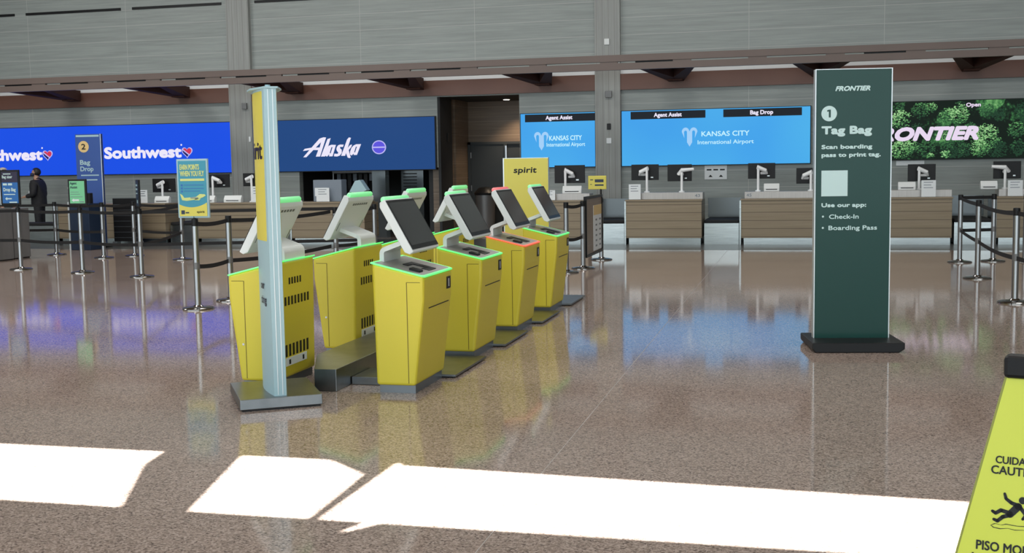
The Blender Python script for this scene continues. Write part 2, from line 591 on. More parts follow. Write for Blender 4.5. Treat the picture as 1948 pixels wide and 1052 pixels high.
# canopy: twin fascia boards carried by tapered brackets
can = structure(MB().box(-30, 14, 23.0, 23.10, 3.655, 3.785).build('canopy', M['fascia']))
MB().box(-30, 14, 23.0, 23.10, 3.49, 3.620).build('fascia_board', M['fascia'], can)
mb = MB()
x = -30
while x < 14:
    mb.box(x, x + 0.35, 23.015, 23.09, 3.618, 3.657)
    x += 1.45
mb.build('spacer', M['fascia'], can)
mb = MB()
x = -29.3
k = 0
while x < 13:
    if x < -9 or k % 3 == 0:
        mb.box(x, x + (1.08 if x < -9 else 0.9), 23.07, 23.10, 3.618, 3.657)
    x += 1.45
    k += 1
mb.build('slot_backing', M['black'], can)
for xb in (-20.0, -17.14, -14.2, -11.3, -8.38, -5.44, -2.58, 0.37, 3.28, 6.2):
    b = MB()
    b.hexa([(xb - 0.55, 23.1, 3.50), (xb - 0.40, 23.1, 3.50), (xb + 0.16, 24.88, 3.37), (xb - 0.16, 24.88, 3.37)],
           [(xb - 0.55, 23.1, 3.62), (xb - 0.40, 23.1, 3.62), (xb + 0.16, 24.88, 3.60), (xb - 0.16, 24.88, 3.60)])
    b.hexa([(xb + 0.40, 23.1, 3.50), (xb + 0.55, 23.1, 3.50), (xb + 0.16, 24.88, 3.37), (xb - 0.16, 24.88, 3.37)],
           [(xb + 0.40, 23.1, 3.62), (xb + 0.55, 23.1, 3.62), (xb + 0.16, 24.88, 3.60), (xb - 0.16, 24.88, 3.60)])
    b.box(xb - 0.16, xb + 0.16, 24.6, 24.89, 3.36, 3.62)
    b.poly([(xb - 0.5, 23.1, 3.615), (xb + 0.5, 23.1, 3.615), (xb + 0.15, 24.8, 3.60), (xb - 0.15, 24.8, 3.60)])
    b.build('bracket', M['rust_dark'], can)

# air slots high on the wall
for i, (x0, x1) in enumerate(((-20.9, -18.78), (-18.46, -15.84), (-15.53, -13.19), (-12.34, -9.95))):
    s = MB().box(x0, x1, YW - 0.02, YW + 0.01, 5.49, 5.55).build('air_slot', M['black'])
    tag(s, ['long black air slot high on the wall, cut by the left frame edge',
            'long black air slot high above the left royal blue screen',
            'long black air slot high on the wall left of the pillar',
            'long black air slot high on the wall right of the pillar'][i], 'vent', 'air slots high on the wall')

# passage with the service door
al = MB()
al.box(-8.15, -7.95, YW + 0.2, 27.3, 0, 3.2)
al.box(-6.05, -5.85, YW + 0.2, 27.3, 0, 3.2)
al.box(-8.15, -5.85, 27.3, 27.5, 0, 3.2)
al.box(-7.95, -7.90, 26.2, 27.3, 0, 3.2)
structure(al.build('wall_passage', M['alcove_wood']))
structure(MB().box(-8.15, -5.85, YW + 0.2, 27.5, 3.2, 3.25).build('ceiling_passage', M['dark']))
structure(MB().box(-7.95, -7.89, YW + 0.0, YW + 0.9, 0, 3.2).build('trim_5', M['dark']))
dr = structure(MB().box(-7.82, -6.98, 27.20, 27.26, 0, 2.16).build('door_1', M['door'], bevel=0.004))
MB().box(-7.89, -7.82, 27.18, 27.3, 0, 2.22).box(-7.89, -6.1, 27.18, 27.3, 2.16, 2.22).box(-6.98, -6.90, 27.18, 27.3, 0, 2.16).build('door_frame', M['door'], dr)
MB().box(-6.90, -6.1, 27.22, 27.26, 0, 2.16).build('side_panel', M['door'], dr)
for z in (0.3, 1.1, 1.9):
    MB().box(-7.83, -7.80, 27.18, 27.21, z - 0.07, z + 0.07).build('hinge', M['post_steel'], dr)
MB().tube([(-7.04, 27.20, 1.0), (-7.04, 27.14, 1.0), (-7.18, 27.14, 1.0)], 0.012).build('door_handle', M['post_steel'], dr)
MB().box(-6.94, -6.90, 27.15, 27.18, 1.55, 2.12).build('door_closer', M['post_steel'], dr)
dl = thing('downlight', 'small lit downlight recessed in the dark passage ceiling', 'light', (-6.72, 26.5, 3.2))
MB().lathe([(0.10, -0.02), (0.10, 0.0)]).build('trim_ring', M['plinth'], dl)
MB().lathe([(0.07, -0.024), (0.07, -0.02)]).build('lens', M['lamp'], dl)
sd = bpy.data.lights.new('downlight_beam', 'SPOT')
sd.energy = 130
sd.color = (1.0, 0.78, 0.55)
sd.spot_size = R(110)
sd.spot_blend = 0.8
sd.shadow_soft_size = 0.06
so = bpy.data.objects.new('downlight_beam', sd)
COL.objects.link(so)
so.location = (-6.55, 26.75, 3.16)

# dark store room under the navy screen
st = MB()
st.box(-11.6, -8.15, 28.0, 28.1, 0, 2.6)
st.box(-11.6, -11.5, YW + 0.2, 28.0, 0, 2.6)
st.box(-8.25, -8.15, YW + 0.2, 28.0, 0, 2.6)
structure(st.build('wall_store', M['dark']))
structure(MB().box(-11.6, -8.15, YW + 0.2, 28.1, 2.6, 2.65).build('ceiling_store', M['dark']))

# ------------------------------------------------------------------ video walls
YS = 24.90
def screen(name, label, x0, x1, mat, z0=1.585, z1=2.76):
    t = thing(name, label, 'screen', ((x0 + x1) / 2, YS, z0))
    ox = (x0 + x1) / 2
    MB().box(x0 - ox, x1 - ox, 0.0, 0.09, 0, z1 - z0).build('display_panel', mat, t)
    MB().box(x0 - ox - 0.02, x1 - ox + 0.02, 0.02, 0.098, -0.015, z1 - z0 + 0.015).build('frame', M['black'], t)
    put = lambda u, wz: (u - ox, -0.004, wz - z0)
    put2 = lambda u, wz: (u - ox, -0.008, wz - z0)
    return t, put, put2

def southwest_logo(t, put, put2, x0):
    letters('lettering', [('Southwest', x0, x0 + 2.09, 1.955, 0.285)], put, M['led_white'], t, bold=0.07)
    hx, hz = x0 + 2.235, 2.085
    def heart(s, dx=0.0, dz=0.0):
        pts = []
        for k in range(40):
            a = 2 * math.pi * k / 40
            hx_ = 16 * math.sin(a) ** 3
            hz_ = 13 * math.cos(a) - 5 * math.cos(2 * a) - 2 * math.cos(3 * a) - math.cos(4 * a)
            pts.append((hx + dx + hx_ * s / 16, hz + dz + hz_ * s / 16))
        return pts
    hs = MB().poly([put(*p) for p in heart(0.145)]).build('heart_emblem', M['led_lilac'], t)
    inner = heart(0.118)
    def side(p):            # which side of the diagonal stripe
        return (p[1] - hz + 0.01) + (p[0] - hx) * 0.75
    def clip(pts, sgn, off):
        out = []
        n = len(pts)
        for k in range(n):
            a, b = pts[k], pts[(k + 1) % n]
            da, db = sgn * side(a) - off, sgn * side(b) - off
            if da >= 0:
                out.append(a)
            if da * db < 0:
                q = da / (da - db)
                out.append((a[0] + (b[0] - a[0]) * q, a[1] + (b[1] - a[1]) * q))
        return out
    MB().poly([put2(*p) for p in clip(inner, 1, 0.0)]).build('red_band', M['led_red'], hs)
    MB().poly([put2(*p) for p in clip(inner, -1, 0.035)]).build('dark_band', M['led_midnight'], hs)
    disc(MB(), put, x0 + 2.09, 2.255, 0.022, 14).build('registered_mark', M['led_white'], t)

t, p1, p2 = screen('video_wall', 'long royal blue Southwest video wall with two white logos', -23.0, -13.05, M['led_sw'])
southwest_logo(t, p1, p2, -16.42)
southwest_logo(t, p1, p2, -20.23)

t, p1, p2 = screen('video_wall', 'navy blue Alaska video wall left of the passage', -12.45, -8.0, M['led_alaska'])
def alaska(t, p1, p2):
    mb = MB()
    k = 1.44 / 1090.0                        # metres per unit of the drawing below
    def q(x, y):
        return p1(-11.205 + (x - 150) * k, 1.915 + (455 - y) * k * 1.02)
    def sol(pts):
        mb.poly([q(*p) for p in pts])
    # A: two slanting strokes and the long crossbar
    sol([(152, 462), (215, 462), (300, 388), (420, 275), (520, 180), (490, 455), (390, 455), (390, 430), (440, 455), (452, 455)][0:0] or [(152, 462), (212, 462), (520, 190), (500, 140), (470, 150), (380, 235)])
    sol([(500, 140), (545, 128), (595, 132), (470, 455), (390, 455), (508, 190)])
    sol([(150, 355), (185, 318), (300, 302), (460, 300), (440, 345), (290, 338), (200, 350)])
    # l
    sol([(620, 160), (680, 145), (565, 455), (485, 455)])
    # a
    sol([(640, 275), (690, 258), (775, 262), (705, 455), (640, 455), (645, 420), (600, 460), (570, 440), (575, 390), (600, 320)])
    # s
    sol([(790, 300), (815, 270), (850, 258), (920, 260), (905, 300), (850, 298), (850, 320), (880, 345), (880, 400), (840, 445), (790, 460), (730, 455), (740, 410), (800, 415), (815, 395), (790, 365), (780, 335)])
    # k
    sol([(985, 175), (1020, 140), (1058, 148), (940, 450), (865, 450), (935, 290)])
    sol([(980, 330), (1040, 268), (1075, 262), (1060, 300), (1010, 355), (1030, 440), (1045, 480), (1020, 492), (985, 480), (960, 410), (965, 350)])
    # a
    sol([(1100, 280), (1150, 258), (1242, 258), (1160, 440), (1100, 440), (1100, 415), (1062, 448), (1030, 430), (1035, 380), (1060, 320)])
    mb.build('lettering', M['led_white'], t)
    ho = MB()
    def q2(x, y):
        return p2(-11.205 + (x - 150) * k, 1.915 + (455 - y) * k * 1.02)
    for pts in ([(455, 300), (492, 232), (470, 300)], [(655, 400), (690, 300), (712, 298), (672, 405)], [(1110, 395), (1145, 300), (1165, 300), (1128, 395)]):
        ho.poly([q2(*p) for p in pts])
    ho.build('letter_openings', M['led_alaska'], t)
    rd = disc(MB(), p1, -9.33, 2.10, 0.172, rw=0.158).build('alliance_emblem', M['led_lilac'], t)
    pu = disc(MB(), p2, -9.33, 2.10, 0.147, rw=0.134).build('emblem_disc', M['led_violet'], rd)
    MB().poly([(a[0], a[1] - 0.003, a[2]) for a in (p2(-9.475, 2.085), p2(-9.185, 2.085), p2(-9.185, 2.115), p2(-9.475, 2.115))]).build('emblem_bar', M['led_lilac'], rd)
alaska(t, p1, p2)

def kc_logo(t, put, put2, x0, tx0, tx1, sx0, sx1, zt, zs):
    """fountain emblem and two lines of lettering; x0 = emblem centre"""
    mb = MB()
    top = zt + 0.20
    w_, h_ = 0.165, 0.41
    mb.poly([put(x0 - 0.055, top - 0.08), put(x0 + 0.055, top - 0.08), put(x0 + 0.055, top - 0.32), put(x0, top - h_), put(x0 - 0.055, top - 0.32)])
    for s in (-1, 1):
        arc = []
        for k in range(9):
            a = math.pi * k / 8
            arc.append((x0 + s * (0.085 - 0.08 * math.cos(a)), top - 0.095 + 0.09 * math.sin(a)))
        inner = []
        for k in range(9):
            a = math.pi * (8 - k) / 8
            inner.append((x0 + s * (0.085 - 0.033 * math.cos(a)), top - 0.11 + 0.040 * math.sin(a)))
        pts = arc + [(x0 + s * 0.115, top - 0.22)] + inner
        for k in range(8):
            mb.poly([put(*arc[k]), put(*arc[k + 1]), put(*inner[8 - k - 1]), put(*inner[8 - k])])
        mb.poly([put(*arc[8]), put(x0 + s * 0.11, top - 0.23), put(*inner[0])])
    mb.build('fountain_emblem', M['led_ice_soft'], t)
    letters('lettering', [('KANSAS CITY', tx0, tx1, zt, 0.105, 0.03), ('International Airport', sx0, sx1, zs, 0.085, 0.02)], put, M['led_ice'], t)

def header(t, put, put2, x0, x1, text, tx0, tx1):
    hb = rects(MB(), put, [(x0, x1, 2.578, 2.742)]).build('header_bar', M['led_black'], t)
    letters('header_lettering', [(text, tx0, tx1, 2.618, 0.090, 0.05)], put2, M['led_white'], hb)

t, p1, p2 = screen('video_wall', 'small sky blue airport video wall between passage and pillar', -6.0, -4.345, M['led_sky'])
kc_logo(t, p1, p2, -5.535, -5.36, -4.63, -5.42, -4.56, 2.165, 2.035)
header(t, p1, p2, -5.90, -4.34, 'Agent Assist', -5.435, -4.835)
t, p1, p2 = screen('video_wall', 'wide sky blue airport video wall right of the pillar', -3.755, 0.19, M['led_sky'])
kc_logo(t, p1, p2, -2.30, -2.05, -1.05, -2.13, -0.96, 2.185, 2.02)
header(t, p1, p2, -3.56, -1.965, 'Agent Assist', -3.06, -2.464)
header(t, p1, p2, -1.592, 0.02, 'Bag Drop', -1.036, -0.563)
t, p1, p2 = screen('video_wall', 'forest picture video wall with FRONTIER in white letters', 0.62, 4.36, M['led_forest'], 1.625, 2.79)
def leaf_picture(t, put):
    """tree crowns of the picture, leaf by leaf: (across, down, radius, brightness) in picture units"""
    rnd = random.Random(11)
    crowns = [(170, 310, 85, 1.0), (330, 235, 75, .55), (420, 215, 45, .9), (545, 285, 62, .75), (650, 275, 88, 1.0), (865, 470, 115, 1.0), (820, 560, 80, .9),
              (180, 560, 95, 1.0), (260, 540, 60, .8), (390, 560, 85, .45), (600, 555, 105, .35), (865, 245, 60, .55), (1110, 420, 75, .6), (960, 570, 85, .3),
              (545, 612, 45, .9), (420, 625, 35, .8), (1125, 565, 70, .3), (740, 400, 60, .45), (700, 570, 60, .4), (150, 200, 55, .5), (960, 290, 60, .3),
              (1180, 300, 70, .35), (660, 200, 40, .4), (1150, 250, 60, .25), (500, 420, 70, .3), (310, 400, 60, .3), (-60, 300, 90, .8), (-140, 500, 100, .7),
              (-250, 280, 90, .6), (-320, 540, 90, .9)]
    tones = [MB() for _ in range(4)]
    for cx, cy, r, br in crowns:
        for _ in range(int(r * r / 26)):
            a, q = rnd.uniform(0, 2 * math.pi), r * math.sqrt(rnd.random()) * (0.82 + 0.28 * rnd.random())
            px, py = cx + q * math.cos(a), cy + q * math.sin(a) * 0.95
            lit = br * (0.62 + 0.40 * (-math.cos(a) * 0.35 - math.sin(a) * 0.75) * q / r + rnd.uniform(-0.38, 0.38))
            k = 3 if lit > 0.82 else 2 if lit > 0.58 else 1 if lit > 0.32 else 0
            u, w_ = 1.58 + px / 4.274 * 0.01, 2.78 - (py - 170) * 0.002431
            s1, s2, b0 = rnd.uniform(0.008, 0.022), rnd.uniform(0.006, 0.014), rnd.uniform(0, math.pi)
            pts = []
            for j in range(5):
                g = b0 + 2 * math.pi * j / 5
                e = 1 + rnd.uniform(-0.3, 0.3)
                pts.append((u + (s1 * math.cos(g)) * e, w_ + (s2 * math.sin(g)) * e))
            if all(0.63 < p[0] < 4.35 and 1.635 < p[1] < 2.78 for p in pts):
                lay = 0.0002 + 0.0006 * k + 0.0005 * rnd.random()
                tones[k].poly([(v[0], v[1] - lay, v[2]) for v in (put(*p) for p in pts)])
    for k, col in enumerate(((0.016, 0.055, 0.028), (0.045, 0.15, 0.055), (0.13, 0.36, 0.12), (0.33, 0.62, 0.27))):
        o = tones[k].build('leaf_tone', led('led_leaf_%d' % k, col), t)
        o['kind'] = 'stuff'
leaf_picture(t, p1)
_p1 = p1
p1 = lambda u, w_: (_p1(u, w_)[0], _p1(u, w_)[1] - 0.004, _p1(u, w_)[2])
letters('lettering', [('FRONTIER', 1.35, 3.47, 1.995, 0.285, 0.085, 0.26), ('Open', 3.22, 3.50, 2.66, 0.080, 0.06, 0.0)], p1, M['led_pinkwhite'], t)

# ------------------------------------------------------------------ counters, conveyors
COUNT_L = {
    -20.3: 'tan wood check in counter at the left end of the row',
}
def counter(x0, x1, label, number=None, num_at=0.0, zt=0.905, ledge=True):
    cx = (x0 + x1) / 2
    t = thing('check_in_counter', label, 'counter', (cx, 23.1, 0), group='check in counters along the back wall')
    hw = (x1 - x0) / 2
    MB().box(-hw, hw, 0.0, 0.85, 0.135, zt - 0.03).build('front_panel', M['counter_wood'], t, bevel=0.004)
    MB().box(-hw - 0.015, hw + 0.015, -0.02, 0.62, zt - 0.03, zt).build('worktop', M['counter_wood'], t, bevel=0.003)
    MB().box(-hw + 0.05, hw - 0.02, 0.05, 0.80, 0.0, 0.135).build('kick_plate', M['steel'], t)
    MB().box(-hw - 0.03, -hw, -0.01, 0.85, 0.0, zt - 0.03).build('side_edge', M['steel'], t)
    if not ledge:
        return t
    ld = MB().box(-hw + 0.06, hw + 0.01, 0.16, 0.60, zt, 1.04).build('ledge', M['grey_plate'], t, bevel=0.004)
    if number:
        letters('counter_number', [(number, num_at - 0.05, num_at + 0.05, 0.945, 0.06)], facing_front(0.16, 0.003), M['plinth'], ld)
    return t
C = [(-5.72, -4.19, 'tan wood counter behind the yellow Spirit sign', None, 0),
     (-3.41, -1.90, 'tan wood counter left of the central bag scale, right of the pillar', '43', 0.66),
     (-1.13, 0.40, 'tan wood counter partly hidden by the green totem left edge', '45', -0.62),
     (1.25, 2.78, 'tan wood counter directly right of the green totem', None, 0),
     (3.56, 5.1, 'tan wood counter cut by the right frame edge', None, 0)]
for a in C:
    counter(*a)
L = [(-16.50, -15.42, 'narrow tan wood counter between masked agent and navy cabinet'),
     (-10.72, -9.03, 'tan wood counter behind the near left kiosks'),
     (-12.97, -11.35, 'tan wood counter behind the teal poster stand'),
     (-15.35, -13.77, 'short piece of tan wood counter left of the teal poster'),]
for a in L:
    counter(*a, zt=0.92, ledge=False)

def conveyor(x0, x1, label, depth=1.6):
    cx, hw = (x0 + x1) / 2, (x1 - x0) / 2
    t = thing('bag_conveyor', label, 'bag scale', (cx, 23.25, 0), group='bag conveyors between the counters')
    MB().box(-hw, hw, 0, 0.04, 0, 0.42).build('front_panel', M['steel'], t)
    MB().box(-hw, hw, 0.04, depth, 0.02, 0.40).build('bed', M['steel_dark'], t)
    MB().box(-hw, hw, 0.01, depth, 0.42, 0.49).build('belt', M['black_matte'], t, bevel=0.02)
    if depth > 1:
        MB().box(-hw, hw, 1.0, 1.05, 0.50, 0.90).build('back_panel', M['glass_panel'], t)
    return t
conveyor(-1.86, -1.18, 'steel bag conveyor between the two counters under the wide sky blue screen')
conveyor(-4.14, -3.47, 'steel bag conveyor under the pillar, right of the bag sizer')
conveyor(0.45, 1.2, 'steel bag conveyor hidden mostly by the green totem')
conveyor(2.84, 3.50, 'steel bag conveyor behind the right hand stanchions')
conveyor(-13.74, -13.0, 'steel bag conveyor behind the teal poster stand')
conveyor(-17.75, -16.56, 'wide steel bag conveyor in front of the masked agent', 0.5)

# ------------------------------------------------------------------ counter equipment
def monitor(x0, x1, z0, z1, label, y=23.62, style=0, base=1.04):
    cx, cz = (x0 + x1) / 2, (z0 + z1) / 2
    hw, hh = (x1 - x0) / 2, (z1 - z0) / 2
    t = thing('monitor', label, 'monitor', (cx, y, base), group='agent monitors on the counters')
    z = cz - base
    sc = MB().box(-hw, hw, 0, 0.035, z - hh, z + hh).build('monitor_back', M['black'], t, bevel=0.006)
    MB().box(-hw + 0.012, hw - 0.012, 0.035, 0.038, z - hh + 0.012, z + hh - 0.012).build('display', M['black_glass'], sc)
    MB().box(hw * 0.42, hw * 0.60, -0.003, 0.0, z - hh * 0.72, z - hh * 0.58).build('maker_badge', M['alu'], sc)
    s = 1 if style % 2 == 0 else -1
    px = s * 0.06 * -1
    MB().tube([(px, -0.16, 0), (px, -0.16, z + hh * 0.35)], 0.026).lathe([(0.06, 0), (0.06, 0.02), (0.03, 0.03)], px, -0.16).build('pole', M['arm_white'], t, smooth=True)
    if style < 2:
        pts = [(px + s * 0.02, -0.16, z + hh * 0.25), (px - s * 0.02, -0.15, z + hh * 0.5), (px + s * 0.14, -0.13, z + hh * 0.05), (px + s * 0.16, -0.08, z - hh * 0.25), (px + s * 0.05, -0.02, z - hh * 0.3)]
    else:
        pts = [(px - s * 0.24, -0.15, z + hh * 0.42), (px, -0.16, z + hh * 0.3), (px + s * 0.06, -0.13, z - hh * 0.1), (px, -0.02, z - hh * 0.2)]
    MB().tube(pts, [0.030, 0.044, 0.040, 0.033, 0.026][:len(pts)]).build('monitor_arm', M['arm_white'], t, smooth=True)
    return t
MON = [(-3.37, -2.81, 1.29, 1.61, 'black monitor on white arm, leftmost under the wide sky blue screen', 1),
       (-2.63, -2.14, 1.26, 1.60, 'black monitor on white arm, second under the wide sky blue screen', 3),
       (-1.02, -0.49, 1.29, 1.60, 'black monitor on white arm right of the white wall notice', 0),
       (-0.08, 0.36, 1.18, 1.49, 'black monitor half hidden by the green totem left edge', 1),
       (2.02, 2.53, 1.20, 1.53, 'black monitor on white arm directly right of the green totem', 0),
       (3.57, 4.06, 1.23, 1.56, 'black monitor on white arm near the right frame edge', 2),
       (-4.98, -4.34, 1.25, 1.62, 'black monitor on white arm right of the yellow Spirit sign', 0),
       (-14.37, -13.80, 1.16, 1.47, 'black monitor left of the teal poster stand', 1),
       (-12.97, -12.44, 1.25, 1.55, 'black monitor just right of the teal poster stand', 0),
       (-12.10, -11.65, 1.27, 1.56, 'black monitor behind the yellow sign pillar', 1)]
for k, (a, b, z0, z1, lab, sty) in enumerate(MON):
    monitor(a, b, z0, z1, lab, style=sty, base=0.92 if a < -8 else 1.04)

def notice(x, z0, w_, h_, label, y=23.17, lines=3):
    t = thing('counter_notice', label, 'notice', (x, y, z0), group='small white notices on the counters')
    MB().box(-w_ / 2, w_ / 2, 0, 0.012, 0, h_).box(-w_ / 2, w_ / 2, 0, 0.05, 0, 0.006).build('notice_sheet', M['white_sheet'], t)
    mb = MB()
    for k in range(lines):
        zz = h_ * (0.86 - 0.16 * k)
        rects(mb, facing_front(0, 0.002), [(-w_ * 0.34, w_ * (0.3 - 0.12 * (k % 2)), zz, zz + h_ * 0.04)])
    mb.build('printed_lines', M['plinth'], t)
    return t
notice(-3.24, 0.905, 0.24, 0.31, 'white notice standing at the left end of counter 43')
notice(2.36, 0.905, 0.26, 0.32, 'white notice on the counter right of the green totem')
notice(3.89, 0.905, 0.26, 0.30, 'white notice on the counter at the right frame edge')
notice(-5.02, 0.905, 0.28, 0.21, 'white notice on the counter right of the Spirit sign')
notice(-11.55, 0.92, 0.24, 0.35, 'tall white notice behind the yellow sign pillar')
notice(-10.0, 0.92, 0.30, 0.30, 'white notice leaning on the grey box behind the kiosks')
notice(-14.42, 0.92, 0.2, 0.30, 'white notice on the counter left of the teal poster', y=23.3)

def printer(x, z, label, w_=0.32):
    t = thing('ticket_printer', label, 'printer', (x, 23.265, 0.92 if x < -8 else 1.04), group='printers on the counters')
    MB().prism([(0, 0), (0.12, 0), (0.12, 0.13), (0.06, 0.16), (0, 0.07)], 'x', -w_ / 2, w_ / 2).build('printer_case', M['white'], t, bevel=0.01)
    MB().box(-w_ * 0.36, w_ * 0.36, -0.003, 0.02, 0.035, 0.05).build('paper_slot', M['black'], t)
    return t
printer(1.98, 1.04, 'white printer left of the notice, right of the green totem')
printer(3.45, 1.04, 'white printer with black front by the right frame edge', 0.3)
printer(-0.55, 1.04, 'white printer below the monitor right of the wall notice', 0.3)
printer(-4.55, 1.04, 'white printer right of the Spirit sign', 0.4)
printer(-12.85, 1.05, 'white printer on the counter right of the teal poster', 0.42)
printer(-12.2, 1.05, 'white printer with a raised lid behind the sign pillar', 0.42)
printer(-13.95, 1.05, 'white printer on the counter left of the teal poster', 0.36)
bx = thing('equipment_box', 'blue grey box with white notices behind the second left kiosk', 'box', (-9.95, 23.31, 0.92))
MB().box(-0.33, 0.33, 0, 0.3, 0, 0.47).build('box_body', M['bluegrey'], bx, bevel=0.01)
rects(MB(), facing_front(0, 0.003), [(-0.29, 0.0, 0.12, 0.30)]).build('white_sheet', M['white_sheet'], bx)
tg = thing('tag_stand', 'pale blue folded paper stand on the counter behind left kiosks', 'paper stand', (-9.25, 23.33, 0.92))
MB().prism([(-0.2, 0), (-0.14, 0.24), (-0.09, 0.24), (-0.14, 0)], 'y', 0, 0.25).prism([(0.2, 0), (0.14, 0.24), (0.09, 0.24), (0.14, 0)], 'y', 0, 0.25).build('stand_leg', M['white'], tg)
MB().prism([(-0.2, 0.2), (-0.06, 0.44), (0.05, 0.46), (0.2, 0.24), (0.12, 0.2)], 'y', -0.01, 0.2).build('folded_paper', M['sign_white'], tg)

# fittings on the wall
wn = thing('wall_notice', 'white wall notice with three black pictograms under the wide screen', 'notice', (-1.755, YW, 1.27))
MB().box(-0.235, 0.235, -0.02, 0, 0, 0.34).build('notice_sheet', M['white_sheet'], wn)
mb = MB()
rects(mb, facing_front(-0.02, 0.002), [(-0.19, -0.09, 0.19, 0.22), (-0.05, 0.05, 0.19, 0.22), (0.09, 0.19, 0.19, 0.22)])
for u in (-0.11, 0.11):
    mb.poly([(u - 0.045, -0.022, 0.05), (u + 0.045, -0.022, 0.05), (u, -0.022, 0.10)])
mb.build('pictograms', M['black'], wn)
MB().box(-0.19, 0.22, -0.022, -0.0, 0.345, 0.375).build('red_heading', principled('notice_red', (0.4, 0.12, 0.1), 0.5), wn)
def small_box(name, x, z, w_, h_, mat, label, cat, y=YW - 0.12, d=0.06):
    t = MB().box(x - w_ / 2, x + w_ / 2, y - d, y, z - h_ / 2, z + h_ / 2).build(name, mat, bevel=0.006)
    tag(t, label, cat)
    return t
small_box('wall_speaker', -12.62, 3.12, 0.12, 0.14, M['grey_cab'], 'small grey speaker box high on the left pillar', 'speaker')
small_box('wall_speaker', -4.03, 3.13, 0.14, 0.14, M['grey_cab'], 'small grey speaker box high on the right pillar', 'speaker')
small_box('wall_switch', -4.06, 4.25, 0.11, 0.13, M['white'], 'white square box on the right pillar above the canopy', 'wall box', d=0.03)
small_box('card_reader', -4.03, 2.44, 0.08, 0.13, M['black'], 'small dark card reader on the right pillar beside the screens', 'card reader', d=0.04)
small_box('wall_switch', -4.03, 2.135, 0.11, 0.12, M['white_sheet'], 'small white plate on the right pillar below the card reader', 'wall plate', d=0.02)
small_box('wall_switch', -12.52, 2.35, 0.05, 0.12, M['white_sheet'], 'small white strobe on the left pillar', 'strobe', d=0.03)
small_box('wall_notice', 1.98 + 0.2, 1.55, 0.55, 0.1, M['white_sheet'], 'white and red notice strip above the monitor right of the totem', 'notice', y=YW, d=0.02)
small_box('wall_phone', -7.87, 2.3, 0.02, 0.2, M['black'], 'small dark phone on the left side of the passage', 'wall phone', y=25.6, d=0.12)

# store room contents
cl = MB().box(-9.75, -9.42, 25.5, 25.75, 0, 1.62).build('steel_column', M['glass_panel'])
tag(cl, 'blue grey column in the dark opening under the navy screen', 'column')
lc = thing('louvre_cabinet', 'grey louvred cabinet in the dark opening beside the passage', 'cabinet', (-9.0, 26.2, 0))
MB().box(-0.28, 0.28, 0, 0.4, 0, 1.56).build('cabinet_body', M['glass_panel'], lc)
mb = MB()
for k in range(7):
    mb.box(-0.22, 0.12, -0.012, 0, 1.02 + k * 0.075, 1.045 + k * 0.075)
mb.build('louvres', M['dark'], lc)
rk = thing('garment_rail', 'dark rail hung with tags and straps under the navy screen', 'rail', (-10.4, 26.4, 0))
MB().tube([(-0.7, 0, 0), (-0.7, 0, 1.52), (0.6, 0, 1.52), (0.6, 0, 0)], 0.02).build('rail_frame', M['alu'], rk)
for k in range(9):
    u = -0.6 + k * 0.14
    MB().box(u, u + 0.09, -0.01, 0.05, 1.50 - random.uniform(0.15, 0.5), 1.5).build('strap', M['bluegrey'] if k % 3 == 0 else M['black'], rk)
MB().box(-0.7, 0.5, -0.06, -0.02, 1.53, 1.58).build('tag_strip', M['white_sheet'], rk)
bn = thing('waste_bin', 'dark round bin with a black lid in front of the passage door', 'bin', (-7.30, 26.6, 0))
MB().lathe([(0.20, 0), (0.24, 0.95)]).build('bin_body', M['grey_cab'], bn, smooth=True)
MB().lathe([(0.26, 0.95), (0.27, 1.0), (0.16, 1.12), (0.05, 1.14)]).build('bin_lid', M['black'], bn, smooth=True)
ph = thing('control_box', 'black equipment pedestal with a handset left of the Spirit sign', 'pedestal', (-6.1, 24.4, 0))
MB().box(-0.2, 0.2, 0, 0.3, 0, 1.14).build('pedestal_body', M['black'], ph, bevel=0.01)
MB().box(-0.12, -0.06, -0.03, 0, 0.9, 1.08).build('handset', M['white'], ph)
MB().box(-0.02, 0.14, -0.012, 0, 0.2, 0.9).build('key_panel', M['plinth'], ph)

